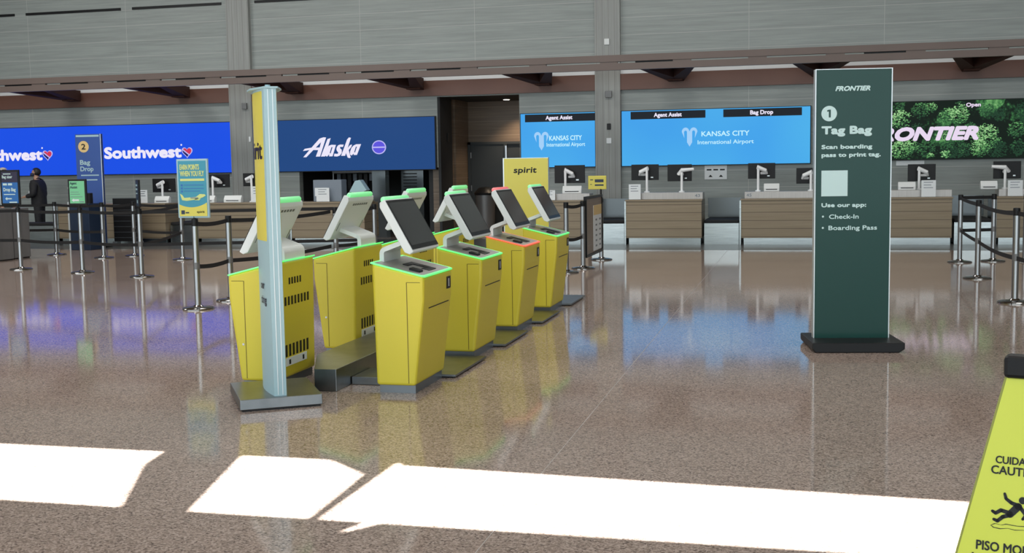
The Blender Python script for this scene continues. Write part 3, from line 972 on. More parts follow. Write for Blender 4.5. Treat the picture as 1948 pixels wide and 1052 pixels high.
# ------------------------------------------------------------------ check in kiosks
def make_kiosk(glow, bar, label, loc, rz):
    t = thing('check_in_kiosk', label, 'kiosk', loc, rz, 'yellow check in kiosks')
    HY = 0.34
    MB().prism([(-0.15, 0), (0.12, 0), (0.12, 0.06), (-0.15, 0.06)], 'y', -0.31, 0.31).build('plinth', M['plinth'], t)
    prof = [(-0.165, 0.056), (0.130, 0.056), (0.205, 0.66), (0.21, 0.84), (-0.18, 0.935)]
    body = MB().prism(prof, 'y', -HY, HY).build('cabinet', M['yellow'], t, bevel=0.022, seg=3)
    # light ring around the sloping top
    def zt(u):
        return 0.84 + (0.21 - u) / 0.39 * 0.095
    mb = MB()
    o, i = 0.006, -0.012
    U0, U1 = -0.18, 0.21
    out = [(U0 - o, -HY - o), (U1 + o - 0.02, -HY - o), (U1 + o, -HY - o + 0.02), (U1 + o, HY + o - 0.02), (U1 + o - 0.02, HY + o), (U0 - o, HY + o)]
    inn = [(U0 - i, -HY - i), (U1 + i - 0.02, -HY - i), (U1 + i, -HY - i + 0.02), (U1 + i, HY + i - 0.02), (U1 + i - 0.02, HY + i), (U0 - i, HY + i)]
    n = len(out)
    for k in range(n):
        q = (k + 1) % n
        ring = [out[k], out[q], inn[q], inn[k]]
        mb.hexa([(a, b, zt(a) - 0.004) for a, b in ring], [(a, b, zt(a) + 0.006) for a, b in ring])
    mb.build('light_ring', glow, t)
    # sloping top with printer mouth and card reader
    tp = MB().hexa([(a, b, zt(a) - 0.004) for a, b in inn], [(a, b, zt(a) + 0.006) for a, b in inn]).build('top_plate', M['grey_plate'], t)
    def slab(u0, u1, v0, v1, h0, h1):
        return [(u0, v0, zt(u0) + h0), (u1, v0, zt(u1) + h0), (u1, v1, zt(u1) + h0), (u0, v1, zt(u0) + h0)], [(u0, v0, zt(u0) + h1), (u1, v0, zt(u1) + h1), (u1, v1, zt(u1) + h1), (u0, v1, zt(u0) + h1)]
    MB().hexa(*slab(-0.03, 0.16, 0.02, 0.10, 0.004, 0.012)).hexa(*slab(-0.03, 0.01, -0.10, 0.02, 0.004, 0.012)).hexa(*slab(0.10, 0.16, -0.06, 0.02, 0.004, 0.010)).build('passport_reader', M['black'], tp)
    MB().hexa(*slab(0.07, 0.15, -0.25, -0.17, 0.004, 0.022)).build('card_reader', M['black'], tp, bevel=0.004)
    # side doors with a dark joint and a lock
    for s in (-1, 1):
        y0 = s * HY
        jm = MB()
        jm.box(0.078, 0.083, min(y0, y0 + s * 0.0015), max(y0, y0 + s * 0.0015), 0.075, 0.80)
        jm.box(0.083, 0.18, min(y0, y0 + s * 0.0015), max(y0, y0 + s * 0.0015), 0.797, 0.801)
        dj = jm.build('service_door', M['yellow_dim'], t)
        if s > 0:
            MB().tube([(0.10, y0, 0.33), (0.10, y0 + s * 0.004, 0.33)], 0.009, 14).build('lock', M['post_steel'], dj)
    # front: slot and pictogram plate
    def uf(z):
        return 0.205 + (z - 0.66) / 0.18 * 0.005 if z > 0.66 else 0.130 + (z - 0.056) / 0.604 * 0.075
    MB().hexa([(uf(0.60) - 0.004, -0.21, 0.60), (uf(0.60) + 0.003, -0.21, 0.60), (uf(0.60) + 0.003, 0.27, 0.60), (uf(0.60) - 0.004, 0.27, 0.60)],
              [(uf(0.607) - 0.004, -0.21, 0.607), (uf(0.607) + 0.003, -0.21, 0.607), (uf(0.607) + 0.003, 0.27, 0.607), (uf(0.607) - 0.004, 0.27, 0.607)]).build('receipt_slot', M['black'], t)
    pp = MB().box(0.204, 0.2125, 0.20, 0.29, 0.70, 0.79).build('pictogram_plate', M['black'], t)
    MB().poly([(0.2135, 0.232, 0.715), (0.2135, 0.252, 0.715), (0.2135, 0.252, 0.775), (0.2135, 0.232, 0.775)]).build('card_pictogram', M['white_sheet'], pp)
    # back: three rows of vents and a rating label
    for (n_, v0, v1, z0, z1) in ((5, -0.10, 0.14, 0.755, 0.805), (8, -0.24, 0.22, 0.60, 0.665), (7, -0.22, 0.22, 0.215, 0.305)):
        mb = MB()
        st_ = (v1 - v0) / n_
        for k in range(n_):
            mb.box(-0.181, -0.16, v0 + st_ * (k + 0.2), v0 + st_ * (k + 0.72), z0, z1)
        for v_ in range(len(mb.v)):
            a, b, z = mb.v[v_]
            if a < -0.17:
                mb.v[v_] = (-0.165 - (z - 0.056) / 0.879 * 0.015 - 0.002, b, z)
        mb.build('vent', M['black'], t)
    lb = MB().box(-0.1712, -0.16, -0.17, 0.20, 0.145, 0.205).build('rating_label', M['white_sheet'], t)
    MB().box(-0.172, -0.165, -0.12, -0.09, 0.155, 0.19).box(-0.172, -0.165, 0.12, 0.15, 0.155, 0.19).build('label_print', M['black'], lb)
    # bent arm
    cen = [(-0.160, 0.90), (-0.160, 0.990)]
    for k in range(1, 8):
        a = math.pi / 2 * k / 7 * 0.76
        cen.append((-0.160 + 0.034 * (1 - math.cos(a)), 0.990 + 0.034 * math.sin(a)))
    cen.append((0.050, 1.092))
    MB().strip(cen, 0.034, lambda a, b, s: (a, -0.18 + 0.36 * s, b)).build('arm', M['white'], t, bevel=0.004)
    # screen unit, leaning back
    top, bot = Vector((-0.086, 1.385)), Vector((0.122, 1.012))
    ax = (bot - top).normalized()
    nrm = Vector((-ax.y, ax.x))
    if nrm.x < 0:
        nrm = -nrm
    def pt(s_, d_):
        p = top + ax * s_ + nrm * d_
        return (p.x, p.y)
    Ls = (bot - top).length
    hs = MB().prism([pt(0, 0), pt(Ls, 0), pt(Ls + 0.002, -0.035), pt(Ls - 0.03, -0.062), pt(0.03, -0.062), pt(0, -0.045)], 'y', -0.292, 0.312).build('screen_housing', M['white'], t, bevel=0.006)
    MB().prism([pt(0.012, 0.0), pt(Ls - 0.018, 0.0), pt(Ls - 0.018, 0.005), pt(0.012, 0.005)], 'y', -0.286, 0.306).build('bezel', M['bezel'], hs)
    MB().prism([pt(0.032, 0.005), pt(Ls - 0.05, 0.005), pt(Ls - 0.05, 0.006), pt(0.032, 0.006)], 'y', -0.268, 0.288).build('display', M['kiosk_glass'], hs)
    mb = MB()
    for k in range(7):
        y = -0.15 + k * 0.05
        mb.prism([pt(0.055, -0.0635), pt(0.075, -0.0635), pt(0.075, -0.05), pt(0.055, -0.05)], 'y', y - 0.017, y + 0.017)
    for s in (-1, 1):
        mb.prism([pt(0.24, -0.0635), pt(0.32, -0.0635), pt(0.32, -0.05), pt(0.24, -0.05)], 'y', s * 0.265 - 0.006, s * 0.265 + 0.006)
    mb.build('housing_vents', M['plinth'], hs)
    c0 = pt(-0.010, -0.026)
    cap = [(c0[0], -0.250, c0[1] - 0.002), (c0[0], -0.238, c0[1]), (c0[0], 0.258, c0[1]), (c0[0], 0.270, c0[1] - 0.002)]
    MB().tube(cap, [0.015, 0.023, 0.023, 0.015], 16).build('light_bar', bar, hs, smooth=True)
    return t

XR_, XL_ = -2.78, -3.88
k0 = make_kiosk(M['green_glow'], M['green_bar'], 'yellow kiosk nearest the camera in the right row, green lights', (XR_, 8.02, 0), 0)
SP = 1.535
def kdup(x, k, rz, label):
    return dup(k0, (x, 8.02 + SP * k, 0), rz, label)
kdup(XR_, 1, 0, 'yellow kiosk second in the right row, dark screen and green lights')
make_kiosk(M['red_glow'], M['red_bar'], 'yellow kiosk with red lights, third in the right row', (XR_, 8.02 + SP * 2, 0), 0)
kdup(XR_, 3, 0, 'yellow kiosk farthest in the right row, in front of the Spirit sign')
kdup(XL_, 0, math.pi, 'yellow kiosk directly behind the tall sign pillar, vents facing right')
kdup(XL_, 1, math.pi, 'yellow kiosk second in the left row, back of its screen visible')
kdup(XL_, 2, math.pi, 'yellow kiosk third in the left row, mostly hidden behind the nearest kiosk')
kdup(XL_, 3, math.pi, 'yellow kiosk farthest in the left row, back to back with a twin')

# cable raceways
rw = thing('cable_raceway', 'long raised steel raceway running between the two kiosk rows', 'raceway', (-3.47, 7.67, 0))
MB().prism([(0.05, 0), (0.22, 0), (0.22, 5.7), (-0.20, 5.7), (-0.20, 0.62)], 'z', 0, 0.163).build('raceway_cover', M['steel_dark'], rw, bevel=0.004)
lb_ = thing('cable_cover', 'low steel cross cover joining raceway and nearest kiosk', 'raceway', (-3.09, 7.95, 0))
MB().box(-0.155, 0.155, 0, 0.4, 0, 0.06).build('cover_box', M['steel_dark'], lb_, bevel=0.004)
PLAB = ['steel floor plate between the first and second right row kiosks', 'steel floor plate between second and red lit kiosks',
        'steel floor plate between red lit and farthest kiosks', 'steel floor plate beyond the farthest right row kiosk']
for k in range(4):
    y = 8.37 + SP * k
    pl_ = thing('floor_plate', PLAB[k], 'floor plate', (-2.74, y, 0), group='steel floor plates along the right kiosk row')
    MB().prism([(-0.21, 0.012), (0.195, 0.012), (0.195, 0.028), (-0.21, 0.028)], 'y', -0.05, 0.83).build('plate', M['steel_dark'], pl_)
    MB().box(-0.18, 0.17, -0.04, 0.80, 0, 0.012).build('plate_foot', M['black'], pl_)

# ------------------------------------------------------------------ tall double-faced sign pillar by the nearest kiosk
sp = thing('sign_pillar', 'tall yellow and white sign pillar seen edge on, nearest sign on the left', 'sign', (-3.575, 7.335, 0), R(33))
MB().box(-0.275, 0.275, -0.355, 0.335, 0.012, 0.082).build('base_box', M['steel_dark'], sp, bevel=0.004)
MB().box(-0.262, 0.262, -0.345, 0.32, 0.0, 0.012).build('base_foot', M['black'], sp)
ZB = 1.13
MB().box(-0.017, -0.012, -0.3075, -0.300, 0.09, 2.14).box(0.014, 0.019, -0.3075, -0.300, 0.09, 2.14).build('edge_groove', M['alu'], sp)
def lens(h, e, b, n=9):
    """plan of the pillar: flat narrow ends, bulging faces"""
    pts = []
    for k in range(n):
        q = k / (n - 1)
        pts.append((-(e + (b - e) * math.sin(math.pi * q)), -h + 2 * h * q))
    for k in range(n):
        q = k / (n - 1)
        pts.append((e + (b - e) * math.sin(math.pi * q), h - 2 * h * q))
    return pts
PH = 0.305
MB().prism(lens(PH, 0.041, 0.072), 'z', 0.082, 2.145).build('pillar_body', M['sign_white'], sp, smooth=True)
face = lens(PH - 0.012, 0.0425, 0.0745)
def pillar_face(side, z0, z1, name, mat, v0=None, v1=None):
    mb = MB()
    pts = [p for p in face if p[0] * side > 0]
    pts = sorted(pts, key=lambda p: p[1])
    for k in range(len(pts) - 1):
        a, b = pts[k], pts[k + 1]
        mb.poly([(a[0], a[1], z0), (b[0], b[1], z0), (b[0], b[1], z1), (a[0], a[1], z1)])
    return mb.build(name, mat, sp, smooth=True)
yf = pillar_face(-1, ZB, 2.13, 'yellow_face', M['sign_yellow'])
pillar_face(1, ZB, 2.13, 'yellow_face', M['sign_yellow'])
def on_face(u, wz):
    """left face: u runs from the far end to the near end"""
    v = (PH - 0.012) - u
    q = (v + (PH - 0.012)) / (2 * (PH - 0.012))
    return (-(0.0425 + 0.032 * math.sin(math.pi * q)) - 0.003, v, wz)
letters('lettering', [('spirit', 0.08, 0.52, 1.68, 0.12)], on_face, M['purple_dark'], yf, bold=0.03)
letters('small_lettering', [('our', 0.36, 0.46, 0.80, 0.055), ('ting', 0.36, 0.50, 0.70, 0.055)], on_face, M['purple_dark'], sp, bold=0.02)
MB().prism([(-0.04, -PH - 0.02), (0.05, -PH - 0.02), (0.105, -0.1), (0.105, 0.1), (0.05, PH + 0.02), (-0.05, PH + 0.02), (-0.105, 0.1), (-0.105, -0.1)], 'z', 2.145, 2.157).build('top_cap', M['sign_white'], sp)
MB().tube([(0.0, -0.2, 2.157), (0.0, -0.2, 2.175)], 0.018).build('cap_knob', M['sign_white'], sp, smooth=True)

# yellow Spirit sign behind the far kiosk
ss = thing('sign_board', 'flat yellow sign reading spirit behind the farthest right row kiosk', 'sign', (-3.385, 14.3, 0))
MB().box(-0.30, 0.30, -0.25, 0.25, 0, 0.04).build('base_plate', M['steel_dark'], ss)
MB().box(-0.295, 0.295, -0.03, 0.03, 0.04, 1.715).build('board', M['alu'], ss)
sf = MB().box(-0.280, 0.293, -0.033, -0.03, 0.06, 1.708).build('yellow_face', M['sign_yellow'], ss)
letters('lettering', [('spirit', -0.155, 0.145, 1.525, 0.075)], facing_front(-0.033, 0.002), M['black'], sf, bold=0.035, shear=0.08)

# ------------------------------------------------------------------ green totem
gt = thing('sign_totem', 'dark green FRONTIER totem reading Tag Bag on a black base', 'sign', (0.117, 10.205, 0), R(9.2))
MB().prism([(-0.055, 0.03), (-0.03, 0.0), (0.655, 0.0), (0.705, 0.03), (0.705, 0.085), (-0.055, 0.085)], 'y', -0.29, 0.33).build('base', M['black'], gt, bevel=0.008)
MB().box(0.0, 0.008, -0.001, 0.085, 0.085, 2.383).box(0.632, 0.640, -0.001, 0.085, 0.085, 2.383).box(0.008, 0.632, 0.0, 0.085, 2.377, 2.383).build('edge_trim', M['alu'], gt)
tf = MB().box(0.008, 0.632, 0.002, 0.083, 0.085, 2.377).build('panel', M['totem_green'], gt)
pt_ = facing_front(0.002, 0.002)
letters('lettering', [('FRONTIER', 0.166, 0.457, 2.196, 0.042, 0.07, 0.28), ('Tag Bag', 0.054, 0.475, 1.833, 0.070, 0.075),
                      ('Scan boarding', 0.055, 0.479, 1.709, 0.036, 0.07), ('pass to print tag.', 0.056, 0.550, 1.641, 0.036, 0.07),
                      ('Use our app:', 0.059, 0.435, 1.214, 0.036, 0.07), ('Check-In', 0.124, 0.373, 1.114, 0.038, 0.035), ('Boarding Pass', 0.12, 0.527, 1.018, 0.038, 0.035)],
        pt_, M['totem_text'], tf)
tm = disc(MB(), pt_, 0.117, 2.009, 0.065, 40).build('number_disc', M['totem_text'], tf)
for zb in (1.135, 1.038):
    disc(MB(), pt_, 0.073, zb, 0.009, 14).build('bullet', M['totem_text'], tf)
rects(MB(), pt_, [(0.057, 0.277, 1.308, 1.527)]).build('blank_square', M['totem_text'], tf)
p1_ = facing_front(0.002, 0.004)
MB().poly([p1_(*q) for q in ((0.114, 1.976), (0.130, 1.976), (0.130, 2.042), (0.117, 2.042), (0.100, 2.037), (0.100, 2.025), (0.114, 2.027))]).build('step_number', M['totem_green'], tm)

# blue totem at the Southwest counters
bt = thing('sign_totem', 'blue Bag Drop totem with a gold number disc under the Southwest screen', 'sign', (-15.27, 22.10, 0), R(4))
MB().box(-0.02, 0.63, -0.2, 0.3, 0, 0.05).build('base', M['black'], bt)
MB().box(0.0, 0.585, 0.0, 0.08, 0.05, 2.46).box(0.58, 0.60, 0.004, 0.076, 0.05, 2.46).build('panel', M['navy_sign'], bt)
MB().box(0.585, 0.60, -0.002, 0.082, 0.05, 2.46).build('edge_trim', M['alu'], bt)
pb = facing_front(0, 0.003)
rects(MB(), pb, [(0.02, 0.56, 2.40, 2.44)]).build('header_lettering', M['sign_white'], bt)
gd = disc(MB(), pb, 0.19, 2.19, 0.125, 28).build('number_disc', M['gold'], bt)
letters('step_number', [('2', 0.14, 0.24, 2.13, 0.12, 0.03)], facing_front(0, 0.006), M['black'], gd)
letters('lettering', [('Bag', 0.09, 0.33, 1.80, 0.105, 0.04), ('Drop', 0.09, 0.40, 1.66, 0.105, 0.04)], pb, M['sign_white'], bt)
for q_ in ((0.10, 0.52, 1.56, 1.585), (0.10, 0.48, 1.46, 1.485)):
    rects(MB(), pb, [q_]).build('small_print', M['sign_white'], bt)

# ------------------------------------------------------------------ belt stanchions
def make_stanchion(label, loc, h=1.06):
    t = thing('belt_stanchion', label, 'stanchion', loc, 0, 'steel belt stanchions')
    MB().lathe([(0.185, 0.0), (0.185, 0.012), (0.17, 0.022), (0.06, 0.034), (0.045, 0.05)], n=36).build('base', M['base_steel'], t, smooth=True)
    MB().lathe([(0.036, 0.03), (0.036, h - 0.085)], n=24).build('post', M['post_steel'], t, smooth=True)
    MB().lathe([(0.038, h - 0.085), (0.038, h - 0.02), (0.036, h - 0.003), (0.028, h)], n=24).build('belt_head', M['black'], t, smooth=True)
    MB().lathe([(0.0375, 0.47), (0.0375, 0.55)], n=24).build('lower_cassette', M['grey_cab'], t, smooth=True)
    return t

def belt(t, a, b, z=1.0, sag=0.0, w_=0.05):
    """webbing from stanchion a to b, hung on the thing t (world coordinates a, b)"""
    n = 10
    d = Vector((b[0] - a[0], b[1] - a[1], 0))
    a = (a[0] + d.normalized().x * 0.03, a[1] + d.normalized().y * 0.03)
    d = d - d.normalized() * 0.072
    nn = Vector((-d.y, d.x, 0)).normalized() * 0.0015
    mb = MB()
    for k in range(n):
        p = []
        for q in (k / n, (k + 1) / n):
            zz = z - sag * 4 * q * (1 - q)
            p.append(Vector((a[0] + d.x * q, a[1] + d.y * q, zz)))
        lo, hi = Vector((0, 0, -w_ / 2)), Vector((0, 0, w_ / 2))
        loc = Vector(t.location)
        A = [p[0] - nn + lo, p[1] - nn + lo, p[1] + nn + lo, p[0] + nn + lo]
        B = [p[0] - nn + hi, p[1] - nn + hi, p[1] + nn + hi, p[0] + nn + hi]
        mb.hexa([tuple(v - loc) for v in A], [tuple(v - loc) for v in B])
    return mb.build('belt', M['black_matte'], t)

PST = {
    'a': (-12.84, 16.89, 'steel stanchion carrying the dark blue Drop Bag sign'),
    'b': (-11.32, 16.41, 'steel stanchion carrying the small green sign'),
    'c': (-9.87, 15.81, 'steel stanchion carrying the sign seen edge on'),
    'd': (-6.85, 12.13, 'steel stanchion carrying the teal and yellow poster'),
    'e': (-6.87, 12.98, 'steel stanchion just right of the poster stanchion'),
    'f': (-14.41, 20.06, 'far steel stanchion behind and right of the Drop Bag sign'),
    'g': (-12.86, 19.33, 'far steel stanchion in front of the blue totem'),
    'h': (-11.03, 19.05, 'far steel stanchion behind the teal poster'),
    'i': (-12.53, 19.86, 'far steel stanchion between blue totem and edge on sign'),
    'j': (-6.48, 17.0, 'far steel stanchion behind the second left row kiosk, right post'),
    'k': (-6.55, 15.6, 'steel stanchion behind the second left row kiosk, left post'),
    'l': (-3.41, 16.97, 'steel stanchion just right of the farthest right row kiosk'),
    'm': (-3.29, 17.69, 'steel stanchion at the near edge of the bag sizer panel'),
    'n': (-3.29, 19.40, 'steel stanchion carrying the small yellow notice'),
    'o': (2.43, 19.16, 'far steel stanchion leftmost of the right hand queue'),
    'p': (2.325, 16.53, 'middle steel stanchion of the right hand queue'),
    'q': (2.33, 13.75, 'nearest steel stanchion by the right frame edge'),
    'r': (2.95, 19.38, 'far steel stanchion behind the middle one at right'),
    's': (3.42, 19.40, 'far steel stanchion by the notice at the right edge'),
}
STN = {}
s0 = None
for key, (x_, y_, lab) in PST.items():
    if s0 is None:
        s0 = make_stanchion(lab, (x_, y_, 0))
        STN[key] = s0
    else:
        STN[key] = dup(s0, (x_, y_, 0), 0, lab)
def link(a, b, zs=(1.0, 0.5), sag=0.02):
    pa, pb_ = PST[a][:2], PST[b][:2] if isinstance(b, str) else b
    for z in zs:
        belt(STN[a], pa, pb_, z, sag)
link('a', (-16.2, 17.6))
link('a', 'b')
link('b', 'c')
link('c', 'h')
link('c', 'j', (1.0, 0.5), 0.0)
link('d', 'e')
link('e', (-6.6, 15.6), (1.0, 0.5), 0.03)
link('k', 'j')
link('f', 'g')
link('f', (-16.5, 20.6))
link('g', 'i', (1.0,))
link('i', 'h')
link('l', 'm')
link('o', 'r', (1.01, 0.5), 0.0)
link('o', 'p', (1.0, 0.5), 0.01)
link('p', 'q', (1.0, 0.5), 0.03)
link('q', (3.0, 10.2), (1.0, 0.5), 0.03)
link('s', (4.9, 19.4))

# signs carried by the stanchions
def post_sign(name, label, key, w_, z0, z1, face_mat, frame_mat, rz=0.0, dx=0.0, border=0.02, depth=0.03, cat='sign'):
    x_, y_ = PST[key][:2]
    t = thing(name, label, cat, (x_ + dx, y_, 1.055), rz)
    h = z1 - 1.055
    b0 = z0 - 1.055
    MB().box(-w_ / 2, w_ / 2, -depth / 2, depth / 2, b0, h).build('frame', frame_mat, t, bevel=0.006)
    MB().tube([(-dx, 0, 0.0), (-dx, 0, max(b0, 0.0) + 0.03)], 0.016).build('bracket', M['black'], t)
    p = MB().box(-w_ / 2 + border, w_ / 2 - border, -depth / 2 - 0.003, -depth / 2, b0 + border, h - border).build('poster', face_mat, t)
    return t, p, facing_front(-depth / 2 - 0.003, 0.002), facing_front(-depth / 2 - 0.003, 0.004), b0, h

t, p, f1, f2, b0, h = post_sign('poster_stand', 'teal and yellow poster with an aeroplane on a stanchion', 'd', 0.40, 1.07, 1.755, M['teal'], M['sign_white'], border=0.022)
letters('headline', [('EARN POINTS', -0.155, 0.095, h - 0.125, 0.062, 0.035), ('WHEN YOU FLY', -0.155, 0.155, h - 0.20, 0.062, 0.035)], f1, M['poster_pale'], p)
mb = MB()
rects(mb, f1, [(-0.155, 0.155, h - 0.255, h - 0.228)])
mb.build('pale_line', M['poster_pale'], p)
mb = MB()
rects(mb, f1, [(-0.11, 0.145, h - 0.305, h - 0.298), (-0.11, 0.145, h - 0.345, h - 0.338), (-0.11, 0.10, h - 0.375, h - 0.368)])
for k in range(3):
    rects(mb, f1, [(-0.15, -0.125, h - 0.315 - 0.036 * k, h - 0.292 - 0.036 * k)])
mb.build('small_print', M['sign_blue'], p)
mb = MB()
n = 16
for k in range(n):
    a, b = -0.178 + 0.356 * k / n, -0.178 + 0.356 * (k + 1) / n
    za = b0 + 0.125 + 0.045 * (abs(a + 0.02) / 0.18) ** 2
    zb = b0 + 0.125 + 0.045 * (abs(b + 0.02) / 0.18) ** 2
    mb.poly([f1(a, b0 + 0.022), f1(b, b0 + 0.022), f1(b, zb), f1(a, za)])
mb.build('yellow_wave', M['poster_yellow'], p)
mb = MB()
def pp_(pts):
    mb.poly([f1(*q) for q in pts])
pp_([(-0.165, b0 + 0.285), (-0.135, b0 + 0.268), (-0.11, b0 + 0.235), (0.04, b0 + 0.245), (0.09, b0 + 0.278), (0.15, b0 + 0.275), (0.168, b0 + 0.262), (0.13, b0 + 0.240), (0.05, b0 + 0.215), (-0.08, b0 + 0.200), (-0.14, b0 + 0.208), (-0.15, b0 + 0.24)])
pp_([(0.03, b0 + 0.225), (0.10, b0 + 0.225), (0.08, b0 + 0.205), (0.02, b0 + 0.208)])
mb.build('aeroplane', M['poster_pale'], p)
rects(MB(), f2, [(-0.155, -0.11, b0 + 0.045, b0 + 0.09), (-0.10, -0.055, b0 + 0.055, b0 + 0.07)]).build('footer_mark', M['navy_dark'], p)
letters('footer_lettering', [('spirit', 0.045, 0.145, b0 + 0.06, 0.026, 0.03)], f2, M['black'], p)
rects(MB(), f2, [(-0.03, 0.07, b0 + 0.228, b0 + 0.240)]).build('fuselage_mark', M['bluegrey'], p)

t, p, f1, f2, b0, h = post_sign('post_sign', 'dark blue Drop Bag sign with arrow on the leftmost stanchion', 'a', 0.37, 1.10, 1.69, M['sign_blue'], M['black'], dx=-0.12, border=0.03)
rects(MB(), f1, [(-0.155, 0.155, h - 0.21, h - 0.03)]).build('header_band', M['purple_dark'], p)
letters('lettering', [('Bag sizer', -0.14, 0.06, h - 0.14, 0.05, 0.03), ('Drop Bag', -0.125, 0.115, h - 0.36, 0.06, 0.04)], f2, M['totem_text'], p)
rects(MB(), f2, [(-0.12, 0.03, h - 0.075, h - 0.06), (-0.12, 0.10, h - 0.42, h - 0.405)]).build('small_print', M['totem_text'], p)
mb = MB()
rects(mb, f2, [(-0.06, 0.03, h - 0.495, h - 0.475)])
mb.poly([f2(-0.06, h - 0.455), f2(-0.10, h - 0.485), f2(-0.06, h - 0.515)])
rects(mb, f2, [(-0.13, -0.05, h - 0.26, h - 0.225), (-0.03, 0.05, h - 0.26, h - 0.225), (-0.02, 0.13, h - 0.555, h - 0.535)])
mb.build('arrow_marks', M['totem_text'], p)
MB().box(-0.20, -0.186, -0.02, 0.02, 1.10 - 1.055, h + 0.01).build('light_edge', M['alu'], t)

t, p, f1, f2, b0, h = post_sign('post_sign', 'small bright green Agent Assist sign on a stanchion', 'b', 0.335, 1.10, 1.52, M['mint'], M['black'], dx=-0.02, border=0.03)
letters('lettering', [('Agent', -0.125, 0.0, h - 0.085, 0.042, 0.03), ('Assist', -0.125, 0.01, h - 0.15, 0.042, 0.03)], f1, M['navy_dark'], p)
rects(MB(), f1, [(-0.12, 0.03, h - 0.21, h - 0.203), (-0.12, 0.05, h - 0.245, h - 0.238), (-0.12, 0.10, h - 0.29, h - 0.283), (0.04, 0.12, h - 0.375, h - 0.36)]).build('small_print', M['plinth'], p)
mb = MB()
rects(mb, f2, [(-0.06, 0.03, h - 0.352, h - 0.325)])
mb.poly([f2(-0.06, h - 0.31), f2(-0.105, h - 0.338), f2(-0.06, h - 0.366)])
mb.build('arrow', M['white_sheet'], p)

t, p, f1, f2, b0, h = post_sign('post_sign', 'narrow dark sign seen nearly edge on, left of the teal poster', 'c', 0.36, 1.08, 1.50, M['navy_dark'], M['black'], rz=R(-52), dx=0.0)
rects(MB(), f1, [(-0.13, 0.10, h - 0.10, h - 0.07), (-0.13, 0.10, h - 0.16, h - 0.13), (-0.13, 0.08, h - 0.22, h - 0.20), (-0.04, 0.10, h - 0.36, h - 0.31)]).build('small_print', M['sign_white'], p)

t, p, f1, f2, b0, h = post_sign('post_sign', 'small yellow notice on the stanchion beyond the bag sizer', 'n', 0.31, 1.20, 1.43, M['poster_yellow'], M['poster_yellow'], dx=-0.06, border=0.01)
mb = MB()
rects(mb, f1, [(-0.04, 0.11, h - 0.11, h - 0.06), (-0.04, 0.11, h - 0.17, h - 0.145), (-0.12, -0.07, h - 0.075, h - 0.06), (-0.12, -0.09, h - 0.15, h - 0.14)])
mb.build('small_print', M['navy_dark'], p)
bs = thing('bag_sizer_panel', 'black framed panel with a white and yellow list between two stanchions', 'panel', (-3.255, 17.73, 0.0))
MB().box(-0.035, -0.005, 0.07, 1.52, 0.20, 1.10).build('panel', M['alcove_wood'], bs)
MB().box(-0.035, 0.012, 0.04, 0.07, 0.20, 1.08).box(-0.035, 0.012, 1.52, 1.56, 0.20, 1.08).box(-0.035, 0.012, 0.04, 1.56, 1.08, 1.12).box(-0.035, 0.012, 0.04, 1.56, 0.16, 0.20).build('frame', M['black'], bs)
ls = MB().box(-0.005, 0.002, 0.72, 1.48, 0.22, 0.96).build('list_sheet', M['white_sheet'], bs)
MB().box(0.002, 0.004, 0.72, 1.48, 0.80, 0.96).build('list_heading', M['gold'], ls)
mb = MB()
for k in range(6):
    for j in range(2):
        y = 0.90 + j * 0.36
        mb.box(0.002, 0.004, y, y + 0.14, 0.28 + k * 0.085, 0.31 + k * 0.085)
mb.build('list_icons', M['plinth'], ls)

# cabinets at the left
gc = thing('kiosk_cabinet', 'grey cabinet at the left frame edge below the Drop Bag sign', 'cabinet', (-15.0, 18.35, 0), 0)
MB().box(-0.6, 0.52, 0, 0.52, 0.02, 0.99).build('cabinet_body', M['grey_cab'], gc, bevel=0.01)
MB().box(-0.58, 0.50, 0.02, 0.50, 0, 0.02).build('foot', M['black'], gc)
gc2 = thing('kiosk_cabinet', 'second grey cabinet behind the Drop Bag sign stanchion', 'cabinet', (-15.0, 18.95, 0), 0)
MB().box(-0.6, 0.47, 0, 0.48, 0.02, 0.97).build('cabinet_body', M['grey_cab'], gc2, bevel=0.01)
MB().box(-0.58, 0.45, 0.02, 0.46, 0, 0.02).build('foot', M['black'], gc2)
nc = thing('bag_tag_kiosk', 'dark navy cabinet in front of the blue totem', 'kiosk', (-14.72, 21.3, 0))
MB().box(-0.22, 0.24, 0, 0.45, 0.0, 0.98).build('cabinet_body', M['navy_dark'], nc, bevel=0.008)
MB().box(-0.255, -0.22, -0.01, 0.45, 0.0, 1.02).build('light_edge', M['alu'], nc)
MB().tube([(-0.15, 0.2, 0.98), (-0.15, 0.2, 1.28), (-0.30, 0.1, 1.32)], 0.03).build('scanner_arm', M['white'], nc, smooth=True)
MB().box(0.0, 0.22, 0.1, 0.2, 0.98, 1.2).build('screen_back', M['black'], nc)
bp = thing('banner_panel', 'black mesh banner panel between the blue totem and stanchions', 'banner', (-14.27, 22.35, 0))
MB().box(-0.32, 0.32, 0, 0.03, 0.12, 1.06).build('mesh_panel', M['black'], bp)
mb = MB()
for k in range(7):
    mb.box(-0.31, 0.31, -0.003, 0, 0.2 + k * 0.12, 0.206 + k * 0.12)
mb.build('panel_line', M['plinth'], bp)
MB().box(-0.30, -0.26, -0.1, 0.15, 0, 0.12).box(0.26, 0.30, -0.1, 0.15, 0, 0.12).build('foot', M['plinth'], bp)

